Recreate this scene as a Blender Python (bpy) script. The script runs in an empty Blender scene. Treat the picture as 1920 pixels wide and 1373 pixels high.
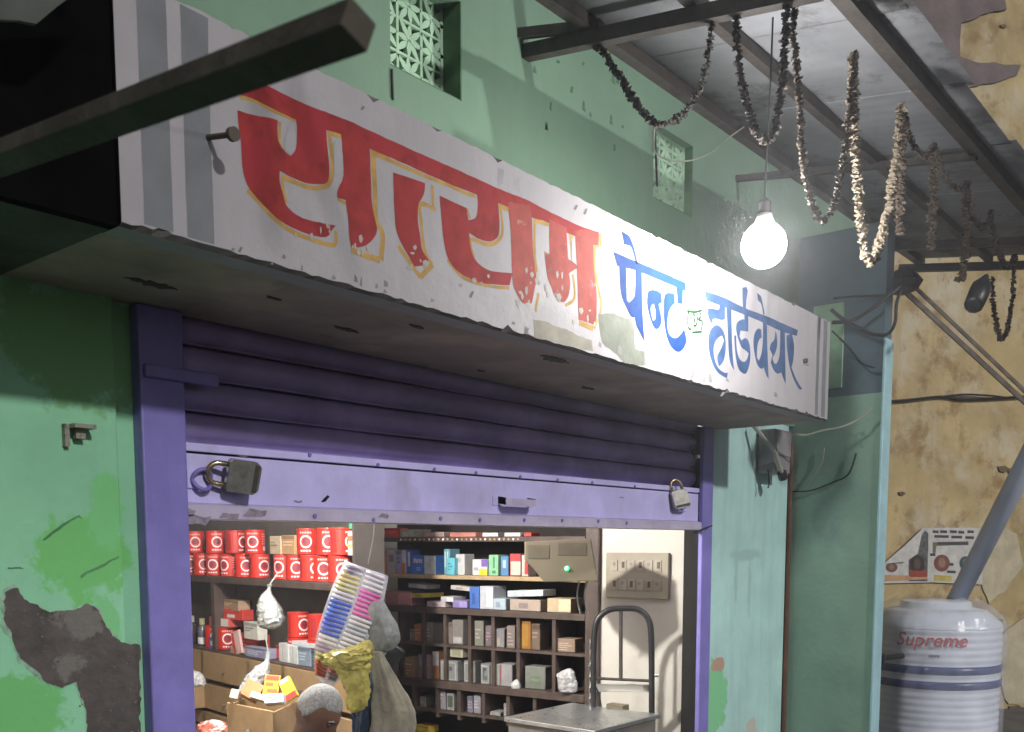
import bpy, bmesh, math, random
from math import sin, cos, pi, radians, sqrt, atan2
from mathutils import Vector as V, Matrix, noise as MN
from mathutils.geometry import tessellate_polygon
random.seed(7)
rnd = random.uniform
sc = bpy.context.scene
COL = sc.collection

# ---------------------------------------------------------------- camera
FPX, CX, HORIZON = 1800.0, 960.0, 1020.0
PITCH = math.atan(181 / 1800.0)
CY = HORIZON + FPX * math.tan(PITCH)
YAW = math.atan((2470 - CX) * cos(PITCH) / FPX)      # facade runs along +X
CF = V((cos(YAW), sin(YAW), 0)); CR = V((sin(YAW), -cos(YAW), 0)); CU = V((0, 0, 1))
F3 = CF * cos(PITCH) - CU * sin(PITCH); U3 = CU * cos(PITCH) + CF * sin(PITCH)
CAM = V((0, -2.880, 1.6))
cd = bpy.data.cameras.new('camera'); cam = bpy.data.objects.new('camera', cd); COL.objects.link(cam)
cd.sensor_width = 36; cd.lens = FPX / 1920 * 36; cd.shift_y = (CY - 686.5) / 1920
cd.dof.use_dof = True; cd.dof.focus_distance = 5.2; cd.dof.aperture_fstop = 7.5
cd.clip_start = .05; cd.clip_end = 400
cam.matrix_world = Matrix(((CR.x, U3.x, -F3.x, CAM.x), (CR.y, U3.y, -F3.y, CAM.y), (CR.z, U3.z, -F3.z, CAM.z), (0, 0, 0, 1)))
sc.camera = cam
# ---------------------------------------------------------------- night sky, street light, exposure
LD = V((.2, 1, -.52)).normalized()                    # direction the street light travels
w = bpy.data.worlds.new('World'); sc.world = w; w.use_nodes = True
nt = w.node_tree; bg = nt.nodes['Background']; sk = nt.nodes.new('ShaderNodeTexSky')
sk.sky_type = 'NISHITA'; sk.sun_disc = False
sk.sun_elevation = math.asin(-LD.z); sk.sun_rotation = atan2(-LD.x, -LD.y)
nt.links.new(sk.outputs[0], bg.inputs[0]); bg.inputs[1].default_value = .028
sl = bpy.data.lights.new('street_light', 'SUN'); sl.energy = 2.15; sl.angle = radians(2.4); sl.color = (1, .97, .93)
so = bpy.data.objects.new('street_light', sl); COL.objects.link(so)
so.rotation_euler = LD.to_track_quat('-Z', 'Y').to_euler(); so.location = (0, -6, 6)
vs = sc.view_settings; vs.view_transform = 'Standard'; vs.look = 'None'; vs.exposure = 0; vs.gamma = 1; vs.use_curve_mapping = False
sc.render.engine = 'CYCLES'; sc.cycles.use_denoising = True; sc.cycles.use_adaptive_sampling = True; sc.cycles.adaptive_threshold = .025
sc.cycles.max_bounces = 5; sc.cycles.diffuse_bounces = 3; sc.cycles.glossy_bounces = 2; sc.cycles.transmission_bounces = 3; sc.cycles.transparent_max_bounces = 6; sc.cycles.caustics_reflective = False; sc.cycles.caustics_refractive = False
sc.cycles.sample_clamp_indirect = 6

LAMP_A, LAMP_IN = 360, 3300        # radiance of the bulb at the sign and of the shop lamp

# ---------------------------------------------------------------- helpers: photo measurement -> point on a real plane
def ray(x, y): return F3 * FPX + CR * (x - CX) + U3 * (CY - y)
def pY(x, y, v): r = ray(x, y); return CAM + r * ((v - CAM.y) / r.y)
def pX(x, y, v): r = ray(x, y); return CAM + r * ((v - CAM.x) / r.x)
def pZ(x, y, v): r = ray(x, y); return CAM + r * ((v - CAM.z) / r.z)
def pD(x, y, d): r = ray(x, y); return CAM + r * (d / r.dot(CF))
def pN(x, y, p0, n): r = ray(x, y); return CAM + r * ((p0 - CAM).dot(n) / r.dot(n))

# ---------------------------------------------------------------- materials
MATS = {}
def mat(name, col, rough=.6, var=.18, scale=6, col2=None, thr=None, bump=.0, bscale=40, metal=0, streak=0, dirt=None, dthr=.62, dscale=2.2, spec=.4, coat=0, trans=0, alpha=1, rand=0, spots=()):
    if name in MATS: return MATS[name]
    m = bpy.data.materials.new(name); m.use_nodes = True; n = m.node_tree.nodes; L = m.node_tree.links; MATS[name] = m
    b = n['Principled BSDF']; b.inputs['Roughness'].default_value = rough; b.inputs['Metallic'].default_value = metal
    b.inputs['Specular IOR Level'].default_value = spec; b.inputs['Coat Weight'].default_value = coat
    b.inputs['Transmission Weight'].default_value = trans; b.inputs['Alpha'].default_value = alpha
    geo = n.new('ShaderNodeNewGeometry'); pos = geo.outputs['Position']
    def nz(s, det=6, vec=None, ro=.6):
        t = n.new('ShaderNodeTexNoise'); t.inputs['Scale'].default_value = s; t.inputs['Detail'].default_value = det; t.inputs['Roughness'].default_value = ro
        L.new(vec or pos, t.inputs['Vector']); return t.outputs['Fac']
    def ramp(f, a, c):
        r = n.new('ShaderNodeMapRange'); r.inputs['From Min'].default_value = a; r.inputs['From Max'].default_value = c; L.new(f, r.inputs['Value']); return r.outputs['Result']
    def mix(f, a, c, mode='MIX'):
        x = n.new('ShaderNodeMix'); x.data_type = 'RGBA'; x.blend_type = mode
        if hasattr(f, 'links'): L.new(f, x.inputs[0])
        else: x.inputs[0].default_value = f
        for s, i in ((a, 6), (c, 7)):
            if hasattr(s, 'links'): L.new(s, x.inputs[i])
            else: x.inputs[i].default_value = (*s, 1)
        return x.outputs[2]
    dk = tuple(c * (1 - var) ** 2 for c in col); lt = tuple(min(1, c * (1 + var * .5)) for c in col)
    cur = mix(ramp(nz(scale), .3, .7), dk, lt)
    if col2: cur = mix(ramp(nz(thr[1] if thr else 1.5, 8), (thr[0] if thr else .55), (thr[0] if thr else .55) + (thr[2] if thr and len(thr) > 2 else .03)), cur, col2)
    if streak:
        mp = n.new('ShaderNodeMapping'); mp.inputs['Scale'].default_value = (1, 1, .08); L.new(pos, mp.inputs['Vector'])
        cur = mix(ramp(nz(14, 5, mp.outputs[0]), .5, .78), cur, tuple(c * (1 - streak) for c in col))
    for (ctr, rad, sc_, lo, hi) in spots:
        vm = n.new('ShaderNodeVectorMath'); vm.operation = 'SUBTRACT'; L.new(pos, vm.inputs[0]); vm.inputs[1].default_value = ctr
        vd = n.new('ShaderNodeVectorMath'); vd.operation = 'DIVIDE'; L.new(vm.outputs[0], vd.inputs[0]); vd.inputs[1].default_value = rad
        vl = n.new('ShaderNodeVectorMath'); vl.operation = 'LENGTH'; L.new(vd.outputs[0], vl.inputs[0])
        ad = n.new('ShaderNodeMath'); ad.operation = 'MULTIPLY_ADD'; L.new(nz(11, 10, None, .7), ad.inputs[0]); ad.inputs[1].default_value = 1.9; L.new(vl.outputs['Value'], ad.inputs[2])
        cur = mix(ramp(ad.outputs[0], hi + .95, lo + .95), cur, sc_)
    if dirt: cur = mix(ramp(nz(dscale, 10, None, .72), dthr, dthr + .12), cur, dirt)
    if rand:
        oi = n.new('ShaderNodeObjectInfo'); cur = mix(ramp(oi.outputs['Random'], 0, 1), cur, tuple(c * (1 - rand) for c in col))
    L.new(cur, b.inputs['Base Color'])
    rr = n.new('ShaderNodeMapRange'); L.new(nz(scale * 2.3), rr.inputs['Value']); rr.inputs['To Min'].default_value = max(.02, rough - .12); rr.inputs['To Max'].default_value = min(1, rough + .12)
    L.new(rr.outputs['Result'], b.inputs['Roughness'])
    if bump:
        bp = n.new('ShaderNodeBump'); bp.inputs['Strength'].default_value = bump; bp.inputs['Distance'].default_value = .01
        L.new(nz(bscale, 8), bp.inputs['Height']); L.new(bp.outputs[0], b.inputs['Normal'])
    return m
def emit(name, col, s):
    m = bpy.data.materials.new(name); m.use_nodes = True; b = m.node_tree.nodes['Principled BSDF']
    b.inputs['Base Color'].default_value = (.8, .8, .8, 1); b.inputs['Emission Color'].default_value = (*col, 1); b.inputs['Emission Strength'].default_value = s; return m
def plain(col, rough=.5, **k): return mat('paint_%02x%02x%02x_%d' % (*[int(255 * min(1, c)) for c in col], int(rough * 100)) + ''.join(k), col, rough, var=k.pop('var', .1), scale=25, **k)

_g = lambda x, y: tuple(pY(x, y, -.03))
M_left = mat('mint_wall_paint', (.25, .57, .36), .62, var=.10, scale=2.5, streak=.08, dirt=(.13, .30, .18), dthr=.68, dscale=3.1, bump=.4, bscale=14, spots=[
    (_g(165, 1045), (.17, 1, .13), (.15, .47, .15), .82, 1.0), (_g(205, 955), (.06, 1, .14), (.17, .5, .2), .82, 1.0), (_g(20, 1345), (.20, 1, .13), (.14, .44, .15), .82, 1.0), (_g(200, 1190), (.05, 1, .12), (.18, .5, .22), .85, 1.0), (_g(170, 640), (.3, 1, .2), (.16, .38, .17), .82, 1.0)])
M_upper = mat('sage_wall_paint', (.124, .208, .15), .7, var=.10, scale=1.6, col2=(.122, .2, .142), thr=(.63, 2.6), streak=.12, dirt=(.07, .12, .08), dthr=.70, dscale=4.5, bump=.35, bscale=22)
_h = lambda x, y: tuple(pY(x, y, 0))
M_column = mat('aqua_column_paint', (.40, .62, .60), .6, var=.1, scale=3, spots=[(_h(1340, 1310), (.17, 1, .26), (.2, .5, .27), .85, 1.0), (_h(1348, 1245), (.10, 1, .05), (.40, .27, .21), .85, 1.0), (_h(1408, 1370), (.08, 1, .10), (.45, .44, .4), .85, 1.0), (_h(1400, 1040), (.28, 1, .05), (.3, .46, .44), .5, 1.0), (_h(1380, 1090), (.03, 1, .2), (.3, .46, .45), .5, 1.1), (_h(1405, 1100), (.03, 1, .22), (.3, .46, .45), .5, 1.1)], streak=.22, dirt=(.12, .17, .14), dthr=.68, dscale=9, bump=.35, bscale=25)
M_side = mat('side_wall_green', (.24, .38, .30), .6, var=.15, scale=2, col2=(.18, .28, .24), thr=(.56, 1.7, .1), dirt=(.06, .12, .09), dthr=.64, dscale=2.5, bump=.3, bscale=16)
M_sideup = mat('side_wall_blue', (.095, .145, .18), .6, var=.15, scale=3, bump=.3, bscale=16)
M_pil = mat('pale_blue_edge_paint', (.36, .58, .64), .5, var=.1, scale=7, dirt=(.2, .35, .35), dthr=.66, dscale=8, bump=.2)
M_plaster = mat('bare_cement', (.10, .088, .085), .95, var=.35, scale=6, col2=(.15, .14, .13), thr=(.6, 4), dirt=(.3, .28, .25), dthr=.63, dscale=22, bump=.7, bscale=38)
M_soffit = mat('grimy_soffit_cement', (.38, .31, .25), .85, var=.25, scale=3, col2=(.29, .235, .2), thr=(.5, 4, .12), dirt=(.05, .045, .04), dthr=.66, dscale=5, bump=.5, bscale=20)
M_sign = mat('sign_whitewash', (.325, .312, .335), .6, var=.06, scale=4, streak=.12, dirt=(.25, .24, .25), dthr=.69, dscale=4, bump=.18, bscale=30, spec=.2)
M_signedge = mat('sign_edge_grime', (.13, .125, .12), .9, bump=.3)
M_red = mat('sign_red', (.29, .030, .032), .75, var=.22, scale=14, col2=(.27, .026, .034), thr=(.54, 6), streak=.15, dirt=(.42, .16, .14), dthr=.69, dscale=16, spec=.15)
M_redfade = mat('sign_red_faded', (.34, .07, .06), .75, var=.2, scale=12, streak=.15, dirt=(.42, .30, .28), dthr=.59, dscale=9, spec=.15)
M_yel = mat('sign_yellow', (.40, .255, .08), .75, var=.18, scale=18, dirt=(.36, .32, .26), dthr=.62, dscale=20, spec=.15)
M_blue = mat('sign_blue', (.008, .036, .145), .75, var=.15, scale=14, dirt=(.16, .2, .32), dthr=.71, dscale=25, spec=.12)
M_bluef = mat('sign_blue_dull', (.04, .08, .18), .75, var=.2, scale=14, dirt=(.2, .23, .3), dthr=.67, dscale=25, spec=.12)
M_grn = mat('sign_green', (.006, .045, .012), .8, spec=.1)
M_grey = mat('sign_grey', (.15, .16, .175), .55, var=.1, scale=10, dirt=(.3, .29, .3), dthr=.68, dscale=8)
M_patch = mat('sign_repair_cement', (.125, .14, .115), .8, var=.15, scale=14, dirt=(.3, .29, .28), dthr=.66, dscale=16, bump=.3)
M_purple = mat('purple_steel_paint', (.21, .185, .51), .42, var=.14, scale=5, streak=.16, col2=(.17, .145, .38), thr=(.6, 3, .1), dirt=(.09, .075, .12), dthr=.665, dscale=20, bump=.35, bscale=9, spec=.4)
M_slat = mat('purple_slat_paint', (.33, .27, .56), .42, var=.2, scale=4, streak=.2, dirt=(.12, .10, .14), dthr=.62, dscale=5, bump=.2, bscale=14)
M_rail = mat('lavender_rail_paint', (.57, .53, .92), .42, var=.12, scale=4, streak=.12, col2=(.42, .39, .62), thr=(.56, 3, .15), dirt=(.2, .17, .24), dthr=.68, dscale=18, bump=.3, bscale=7, spec=.4)
M_raillip = mat('worn_rail_lip', (.50, .45, .62), .4, var=.12, scale=9, dirt=(.12, .1, .13), dthr=.66, dscale=14, bump=.15)
M_dark = mat('dark_cavity', (.012, .012, .011), .9)
M_darkpanel = mat('sooty_black_sheet', (.003, .0035, .003), 1, var=.3, spec=0)  # near-black colour; also stands in for shade on the sign's left ends
M_iron = mat('rusty_dark_iron', (.055, .048, .045), .65, var=.3, scale=12, dirt=(.11, .06, .035), dthr=.62, dscale=10, bump=.3)
M_wood = mat('weathered_beam_wood', (.075, .065, .05), .8, var=.3, scale=9, streak=.3, bump=.5, bscale=30)
M_steel = mat('worn_padlock_steel', (.5, .5, .47), .32, var=.2, scale=30, metal=.9, dirt=(.2, .15, .1), dthr=.62, dscale=30)
M_brass = mat('brass_shackle', (.62, .5, .3), .28, metal=.95)
M_sheet = mat('galvanised_sheet', (.27, .28, .305), .85, var=.18, scale=2, dirt=(.11, .11, .115), dthr=.54, dscale=2.4, spec=.08, bump=.1)
M_jali = mat('vent_concrete_green', (.30, .46, .33), .8, var=.15, bump=.4)
M_ventin = mat('vent_reveal_green', (.05, .13, .055), .8, var=.3, dirt=(.01, .02, .01), dthr=.6, dscale=14)
M_cable = mat('black_cable', (.018, .018, .02), .5)
M_wcable = mat('pale_cable', (.3, .32, .27), .5)
M_yellow = mat('yellow_limewash', (.50, .385, .20), .92, var=.2, scale=2.2, col2=(.53, .475, .36), thr=(.48, 2.6, .2), streak=.14, dirt=(.27, .18, .085), dthr=.525, dscale=3.0, bump=.7, bscale=14)
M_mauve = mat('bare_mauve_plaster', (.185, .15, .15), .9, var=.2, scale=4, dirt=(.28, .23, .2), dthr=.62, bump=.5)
M_pale = mat('flaked_cream_plaster', (.52, .46, .33), .9, var=.15, scale=6, bump=.4)
M_ground = mat('dusty_asphalt', (.075, .072, .07), .9, var=.25, scale=5, dirt=(.14, .13, .12), dthr=.58, dscale=2, bump=.6, bscale=60)
M_lane = mat('lane_concrete', (.17, .165, .16), .9, var=.25, scale=3, dirt=(.06, .055, .05), dthr=.6, dscale=2, bump=.5, bscale=40)
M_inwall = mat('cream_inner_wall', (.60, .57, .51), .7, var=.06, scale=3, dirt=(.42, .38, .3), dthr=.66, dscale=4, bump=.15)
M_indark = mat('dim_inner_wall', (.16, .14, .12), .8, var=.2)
M_shelf = mat('dark_shelf_wood', (.085, .06, .05), .55, var=.3, scale=10, streak=.25, bump=.2)
M_lightwood = mat('pale_shelf_board', (.42, .30, .17), .6, var=.15, scale=14, bump=.15)
M_drawer = mat('plywood_drawer', (.36, .24, .125), .55, var=.14, scale=8, streak=.15, dirt=(.2, .13, .07), dthr=.66, dscale=7, bump=.1, rand=.18)
M_tin = mat('red_tin_paint', (.62, .03, .018), .35, var=.12, scale=20, rand=.35, spec=.5)
M_tinlid = mat('tin_lid_metal', (.45, .18, .14), .35, metal=.5)
M_white = mat('white_print', (.78, .74, .74), .5, var=.05)
M_pinkp = mat('pale_pink_print', (.74, .38, .34), .5, var=.1)
M_alu = mat('aluminium_sheet', (.55, .56, .56), .3, var=.15, scale=9, metal=.85, bump=.06)
M_black = mat('black_tube_paint', (.022, .022, .024), .4, dirt=(.1, .08, .06), dthr=.64, dscale=20)
M_beige = mat('beige_plastic', (.15, .13, .085), .5, var=.08, dirt=(.10, .085, .055), dthr=.66, dscale=8)
M_board = mat('beige_switchboard', (.34, .30, .235), .5, var=.08)
M_skin = mat('skin', (.13, .065, .042), .5, var=.1, scale=20, spec=.35)
M_hair = mat('grey_hair', (.36, .36, .35), .8, var=.3, scale=90, bump=.9, bscale=260)
M_shirt = mat('grey_shirt', (.28, .29, .32), .85, bump=.2, bscale=120)
M_trouser = mat('dark_trousers', (.06, .06, .07), .9)
M_tank = mat('white_tank_plastic', (.78, .82, .92), .3, var=.06, scale=6, dirt=(.45, .46, .5), dthr=.66, dscale=5, coat=.5)
M_tankblue = mat('blue_tank_band', (.03, .05, .22), .3, var=.1, coat=.5)
M_film = mat('clear_wrap_film', (.75, .8, .92),   .10, alpha=.24, bump=1.0, bscale=8, spec=1.0)
M_pipe = mat('grey_pvc_pipe', (.42, .47, .58), .4, var=.08, scale=5)
M_flower = mat('dried_flower_brown', (.085, .064, .046), .9, var=.4, scale=60, rand=.3)
M_flower2 = mat('dried_flower_pale', (.155, .125, .09), .9, var=.35, scale=60, rand=.2)
M_flower3 = mat('blackened_flower', (.045, .035, .03), .9, var=.4, scale=60, rand=.3)

# ---------------------------------------------------------------- mesh builder
class MB:
    def __init__(s): s.v = []; s.f = []; s.mi = []
    def add(s, vs, fs, mi=0):
        o = len(s.v); s.v += [tuple(p) for p in vs]
        for f in fs: s.f.append(tuple(i + o for i in f)); s.mi.append(mi)
        return s
    def box(s, a, b, M=None, mi=0):
        x0, y0, z0 = a; x1, y1, z1 = b
        vs = [V(p) for p in ((x0, y0, z0), (x1, y0, z0), (x1, y1, z0), (x0, y1, z0), (x0, y0, z1), (x1, y0, z1), (x1, y1, z1), (x0, y1, z1))]
        if M: vs = [M @ p for p in vs]
        return s.add(vs, [(0, 3, 2, 1), (4, 5, 6, 7), (0, 1, 5, 4), (1, 2, 6, 5), (2, 3, 7, 6), (3, 0, 4, 7)], mi)
    def tube(s, pts, r, n=8, mi=0, cap=True):
        pts = [V(p) for p in pts]; R = r if isinstance(r, (list, tuple)) else [r] * len(pts)
        up = None; rings = []
        for i, p in enumerate(pts):
            t = (pts[min(i + 1, len(pts) - 1)] - pts[max(i - 1, 0)]).normalized()
            if up is None: up = t.orthogonal().normalized()
            up = (up - t * up.dot(t)); up = up.normalized() if up.length > 1e-6 else t.orthogonal().normalized()
            q = t.cross(up); rings.append([p + (up * cos(2 * pi * k / n) + q * sin(2 * pi * k / n)) * R[i] for k in range(n)])
        vs = [p for g in rings for p in g]; fs = []
        for i in range(len(pts) - 1):
            for k in range(n): a = i * n + k; b = i * n + (k + 1) % n; fs.append((a, b, b + n, a + n))
        if cap: fs += [tuple(range(n))[::-1], tuple(range((len(pts) - 1) * n, len(pts) * n))]
        return s.add(vs, fs, mi)
    def lathe(s, prof, n=24, c=(0, 0, 0), mi=0):
        vs = []; fs = []
        for (r, z) in prof:
            for k in range(n): vs.append((c[0] + r * cos(2 * pi * k / n), c[1] + r * sin(2 * pi * k / n), c[2] + z))
        for i in range(len(prof) - 1):
            for k in range(n): a = i * n + k; b = i * n + (k + 1) % n; fs.append((a, b, b + n, a + n))
        fs += [tuple(range(n))[::-1], tuple(range((len(prof) - 1) * n, len(prof) * n))]
        return s.add(vs, fs, mi)
    def prism(s, loops, fr, t, mi=0):
        """loops: list of 2-D loops (outer first); fr maps (a,b,h) to 3-D; extruded from h=0 to h=t"""
        pl = [[V((a, b, 0)) for a, b in l] for l in loops]; tri = tessellate_polygon(pl); flat = [p for l in pl for p in l]; n = len(flat)
        vs = [fr(p.x, p.y, t) for p in flat] + [fr(p.x, p.y, 0) for p in flat]
        fs = [tuple(q) for q in tri] + [tuple(i + n for i in q[::-1]) for q in tri]; o = 0
        for l in pl:
            k = len(l)
            for i in range(k): a = o + i; b = o + (i + 1) % k; fs.append((a, b, b + n, a + n))
            o += k
        return s.add(vs, fs, mi)
    def build(s, name, m, parent=None, smooth=False, world=True, bevel=0, subs=0):
        me = bpy.data.meshes.new(name); me.from_pydata(s.v, [], s.f); me.validate()
        for q in (m if isinstance(m, (list, tuple)) else [m]): me.materials.append(q)
        if any(s.mi):
            for i, p in enumerate(me.polygons): p.material_index = s.mi[i]
        bm = bmesh.new(); bm.from_mesh(me); bmesh.ops.recalc_face_normals(bm, faces=bm.faces); bm.to_mesh(me); bm.free()
        if smooth:
            for p in me.polygons: p.use_smooth = True
        o = bpy.data.objects.new(name, me); COL.objects.link(o)
        if bevel:
            b = o.modifiers.new('bevel', 'BEVEL'); b.width = bevel; b.segments = 2; b.limit_method = 'ANGLE'; b.angle_limit = radians(40)
        if subs: u = o.modifiers.new('subd', 'SUBSURF'); u.levels = u.render_levels = subs
        if parent:
            o.parent = parent
            if world: o.matrix_parent_inverse = Matrix.Translation(-V(parent.location)) if parent.type == 'EMPTY' else Matrix.Identity(4)
            if world and parent.parent and parent.type != 'EMPTY': o.matrix_parent_inverse = Matrix.Identity(4)
        return o
def tag(o, label=None, cat=None, group=None, kind=None):
    if label: o['label'] = label
    if cat: o['category'] = cat
    if group: o['group'] = group
    if kind: o['kind'] = kind
    return o
def thing(name, label, cat, loc=(0, 0, 0), rz=0, group=None):
    o = bpy.data.objects.new(name, None); COL.objects.link(o); o.location = loc; o.rotation_euler = (0, 0, rz); o.empty_display_size = .1
    return tag(o, label, cat, group)
def copy_tree(o, parent=None):
    c = o.copy(); COL.objects.link(c); c.parent = parent
    for ch in list(o.children): copy_tree(ch, c)
    return c
def jag(poly, step, amp, seed=0):
    out = []; n = len(poly)
    for i in range(n):
        a = V(poly[i]); b = V(poly[(i + 1) % n]); k = max(1, int((b - a).length / step))
        for j in range(k):
            p = a.lerp(b, j / k); q = MN.noise_vector(V((p.x / step * .35 + seed, p.y / step * .35, seed * 1.7))) + .5 * MN.noise_vector(V((p.x / step * .9 + seed, p.y / step * .9, seed * 2.7))); out.append((p.x + q.x * amp, p.y + q.y * amp))
    return out
def smoothpath(pts, k=6):
    pts = [V(p) for p in pts]; out = []
    for i in range(len(pts) - 1):
        p0 = pts[max(i - 1, 0)]; p1 = pts[i]; p2 = pts[i + 1]; p3 = pts[min(i + 2, len(pts) - 1)]
        for j in range(k):
            t = j / k; out.append(.5 * ((2 * p1) + (p2 - p0) * t + (2 * p0 - 5 * p1 + 4 * p2 - p3) * t * t + (3 * p1 - p0 - 3 * p2 + p3) * t ** 3))
    return out + [pts[-1]]
def wallpatch(name, px, m, parent, Yw, t=.003, step=.03, amp=.012, seed=1, label=None):
    pts = [pY(x, y, Yw) for x, y in px]; poly = jag([(p.x, p.z) for p in pts], step, amp, seed)
    o = MB().prism([poly], lambda a, b, h: V((a, Yw - h, b)), t).build(name, m, parent)
    if label: o['label'] = label
    return o
ORD = ['first', 'second', 'third', 'fourth', 'fifth', 'sixth', 'seventh', 'eighth', 'ninth', 'tenth', 'eleventh', 'twelfth', 'thirteenth', 'fourteenth', 'fifteenth']

# ================================================================ SETTING
tag(MB().add([(-60, -60, 0), (80, -60, 0), (80, 80, 0), (-60, 80, 0)], [(0, 1, 2, 3)]).build('ground', M_ground), kind='structure')
tag(MB().add([(6.72, -2.6, .004), (14, -2.6, .004), (14, 6, .004), (6.72, 6, .004)], [(0, 1, 2, 3)]).build('side_lane', M_lane), kind='structure')

# ---------------------------------------------------------------- shop building
bld = thing('shop_building', 'green painted shop building with vents above the white sign', 'building', (1.2, 0, 0))
LWY = -.03
MB().box((-2.5, LWY, 0), (1.525, .3, 2.42)).build('wall', M_left, bld, bevel=.006)
MB().box((1.525, 0, 0), (1.60, .3, 2.42)).build('wall_return', M_left, bld)
# upper wall with two vent openings
V1 = (2.715, 3.12, 3.45, 3.845); V2 = (4.64, 5.065, 3.465, 3.855)
mb = MB(); T = .3; zt = 6.2
mb.box((.2, 0, 2.42), (6.71, T, V1[2])); mb.box((.2, 0, V2[3]), (6.71, T, zt))
mb.box((.2, 0, V1[2]), (V1[0], T, V2[3])); mb.box((V1[1], 0, V1[2]), (V2[0], T, V2[3])); mb.box((V2[1], 0, V1[2]), (6.71, T, V2[3]))
mb.box((V1[0], 0, V1[3]), (V1[1], T, V2[3])); mb.box((V2[0], 0, V1[2]), (V2[1], T, V2[2]))
mb.box((6.71, .001, 2.95), (8.2, T, zt))
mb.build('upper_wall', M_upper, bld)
def vent(vx, lab, dep):
    x0, x1, z0, z1 = vx; rt = MB().box((x0 + .001, dep + .05, z0), (x1 - .001, dep + .06, z1)).build('ventilation_grille', M_dark, bld); rt['label'] = lab
    mr = MB(); mr.box((x1 - .006, .001, z0), (x1 - .001, dep + .05, z1)); mr.box((x0, .001, z0), (x1 - .006, dep + .05, z0 + .005)); mr.build('reveal', M_ventin, rt)
    n = 3; c = (x1 - x0) / n; d = (z1 - z0) / n; b = .0085
    mj = MB()
    for i in range(n + 1): mj.box((x0 + i * c - b * .8, dep, z0), (x0 + i * c + b * .8, dep + .03, z1)) if i not in (0, n) else mj.box((x0 + (0 if i == 0 else i * c - .022), dep, z0), (x0 + (.016 if i == 0 else i * c - .001), dep + .03, z1))
    for i in range(n + 1): mj.box((x0, dep + .001, z0 + i * d - b * .6), (x1 - .002, dep + .031, z0 + i * d + b * .6))
    for i in range(n):
        for j in range(n):
            cx = x0 + (i + .5) * c; cz = z0 + (j + .5) * d
            for k in range(8):
                a = k * pi / 4 + (.12 if (i + j) % 2 else -.1); ln = c * (.66 if k % 2 else .5)
                p0 = V((cx, dep + .012, cz)); q = V((cos(a), 0, sin(a))); s = V((-sin(a), 0, cos(a)))
                w0, w1, wm = .006, .004, .013
                pts = [p0 + s * w0, p0 + q * ln * .5 + s * wm, p0 + q * ln + s * w1, p0 + q * ln - s * w1, p0 + q * ln * .5 - s * wm, p0 - s * w0]
                mj.prism([[(p.x, p.z) for p in pts]], lambda A, B, h, yy=dep + .002 * (k % 3): V((A, yy + h, B)), .024)
    mj.build('lattice', M_jali, rt)
vent(V1, 'square lattice vent nearest the dark beam', .10)
vent(V2, 'square lattice vent beside the lit bulb', .05)
# column right of the shutter, dark gap, projecting side wall with pale blue edge
MB().box((5.335, -.001, 0), (6.47, .3, 2.42)).build('column', M_column, bld, bevel=.008)
mg = MB(); mg.box((6.47, .05, 0), (6.56, .3, 2.42)); mg.build('dark_gap', M_dark, bld)
MB().tube([(6.505, .0, 0), (6.505, .0, 2.3)], .02, 8).build('rusty_pipe', mat('rust_pipe', (.12, .06, .04), .8, var=.3), bld)
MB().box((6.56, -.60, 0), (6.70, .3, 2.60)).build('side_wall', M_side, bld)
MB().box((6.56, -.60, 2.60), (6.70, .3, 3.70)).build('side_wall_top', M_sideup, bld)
MB().box((6.549, -.62, 0), (6.695, -.60, 2.95)).build('pilaster_edge', M_pil, bld, bevel=.006)
MB().box((6.54, -.33, 2.66), (6.56, -.12, 3.22)).build('green_strip', mat('pale_green_strip', (.26, .42, .28), .7, bump=.2), bld)
# bare patches, older paint layers, cracks on the left wall
PP = [(8, 1110), (30, 1102), (45, 1125), (95, 1148), (135, 1145), (165, 1132), (185, 1145), (197, 1175), (225, 1205), (262, 1210), (262, 1420), (168, 1420), (160, 1330), (142, 1278), (128, 1282), (115, 1290), (85, 1275), (40, 1235), (25, 1200), (8, 1165)]
PC = (sum(p[0] for p in PP) / len(PP), sum(p[1] for p in PP) / len(PP))
wallpatch('paint_flake_rim', [(PC[0] + (x - PC[0]) * 1.05 - 2, PC[1] + (y - PC[1]) * 1.03) if x < 250 else (x, y) for x, y in PP], mat('flaked_rim', (.3, .46, .34), .9, var=.3, scale=30, bump=.5), bld, LWY, .0015, .007, .010, 4)
wallpatch('bare_plaster_patch', [(8, 1110), (30, 1102), (45, 1125), (95, 1148), (135, 1145), (165, 1132), (185, 1145), (197, 1175), (225, 1205), (262, 1210), (262, 1420), (168, 1420), (160, 1330), (142, 1278), (128, 1282), (115, 1290), (85, 1275), (40, 1235), (25, 1200), (8, 1165)], M_plaster, bld, LWY, .003, .008, .007, 3, 'bare grey cement patch where the green paint has fallen off')
for sd_, cr in enumerate(([(150, 1080), (160, 1072), (185, 1062), (222, 1042), (222, 1045), (188, 1066), (164, 1076), (152, 1084)], [(80, 1011), (112, 986), (148, 966), (154, 973), (148, 969), (116, 989), (82, 1014)], [(15, 1064), (38, 1064), (44, 1068), (36, 1067), (15, 1067)])):
    wallpatch('wall_crack', cr, mat('crack_paint', (.09, .24, .12), .9), bld, LWY, .0015, .01, .003, sd_ + 2)
pg = random.Random(77); pb = MB()
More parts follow.
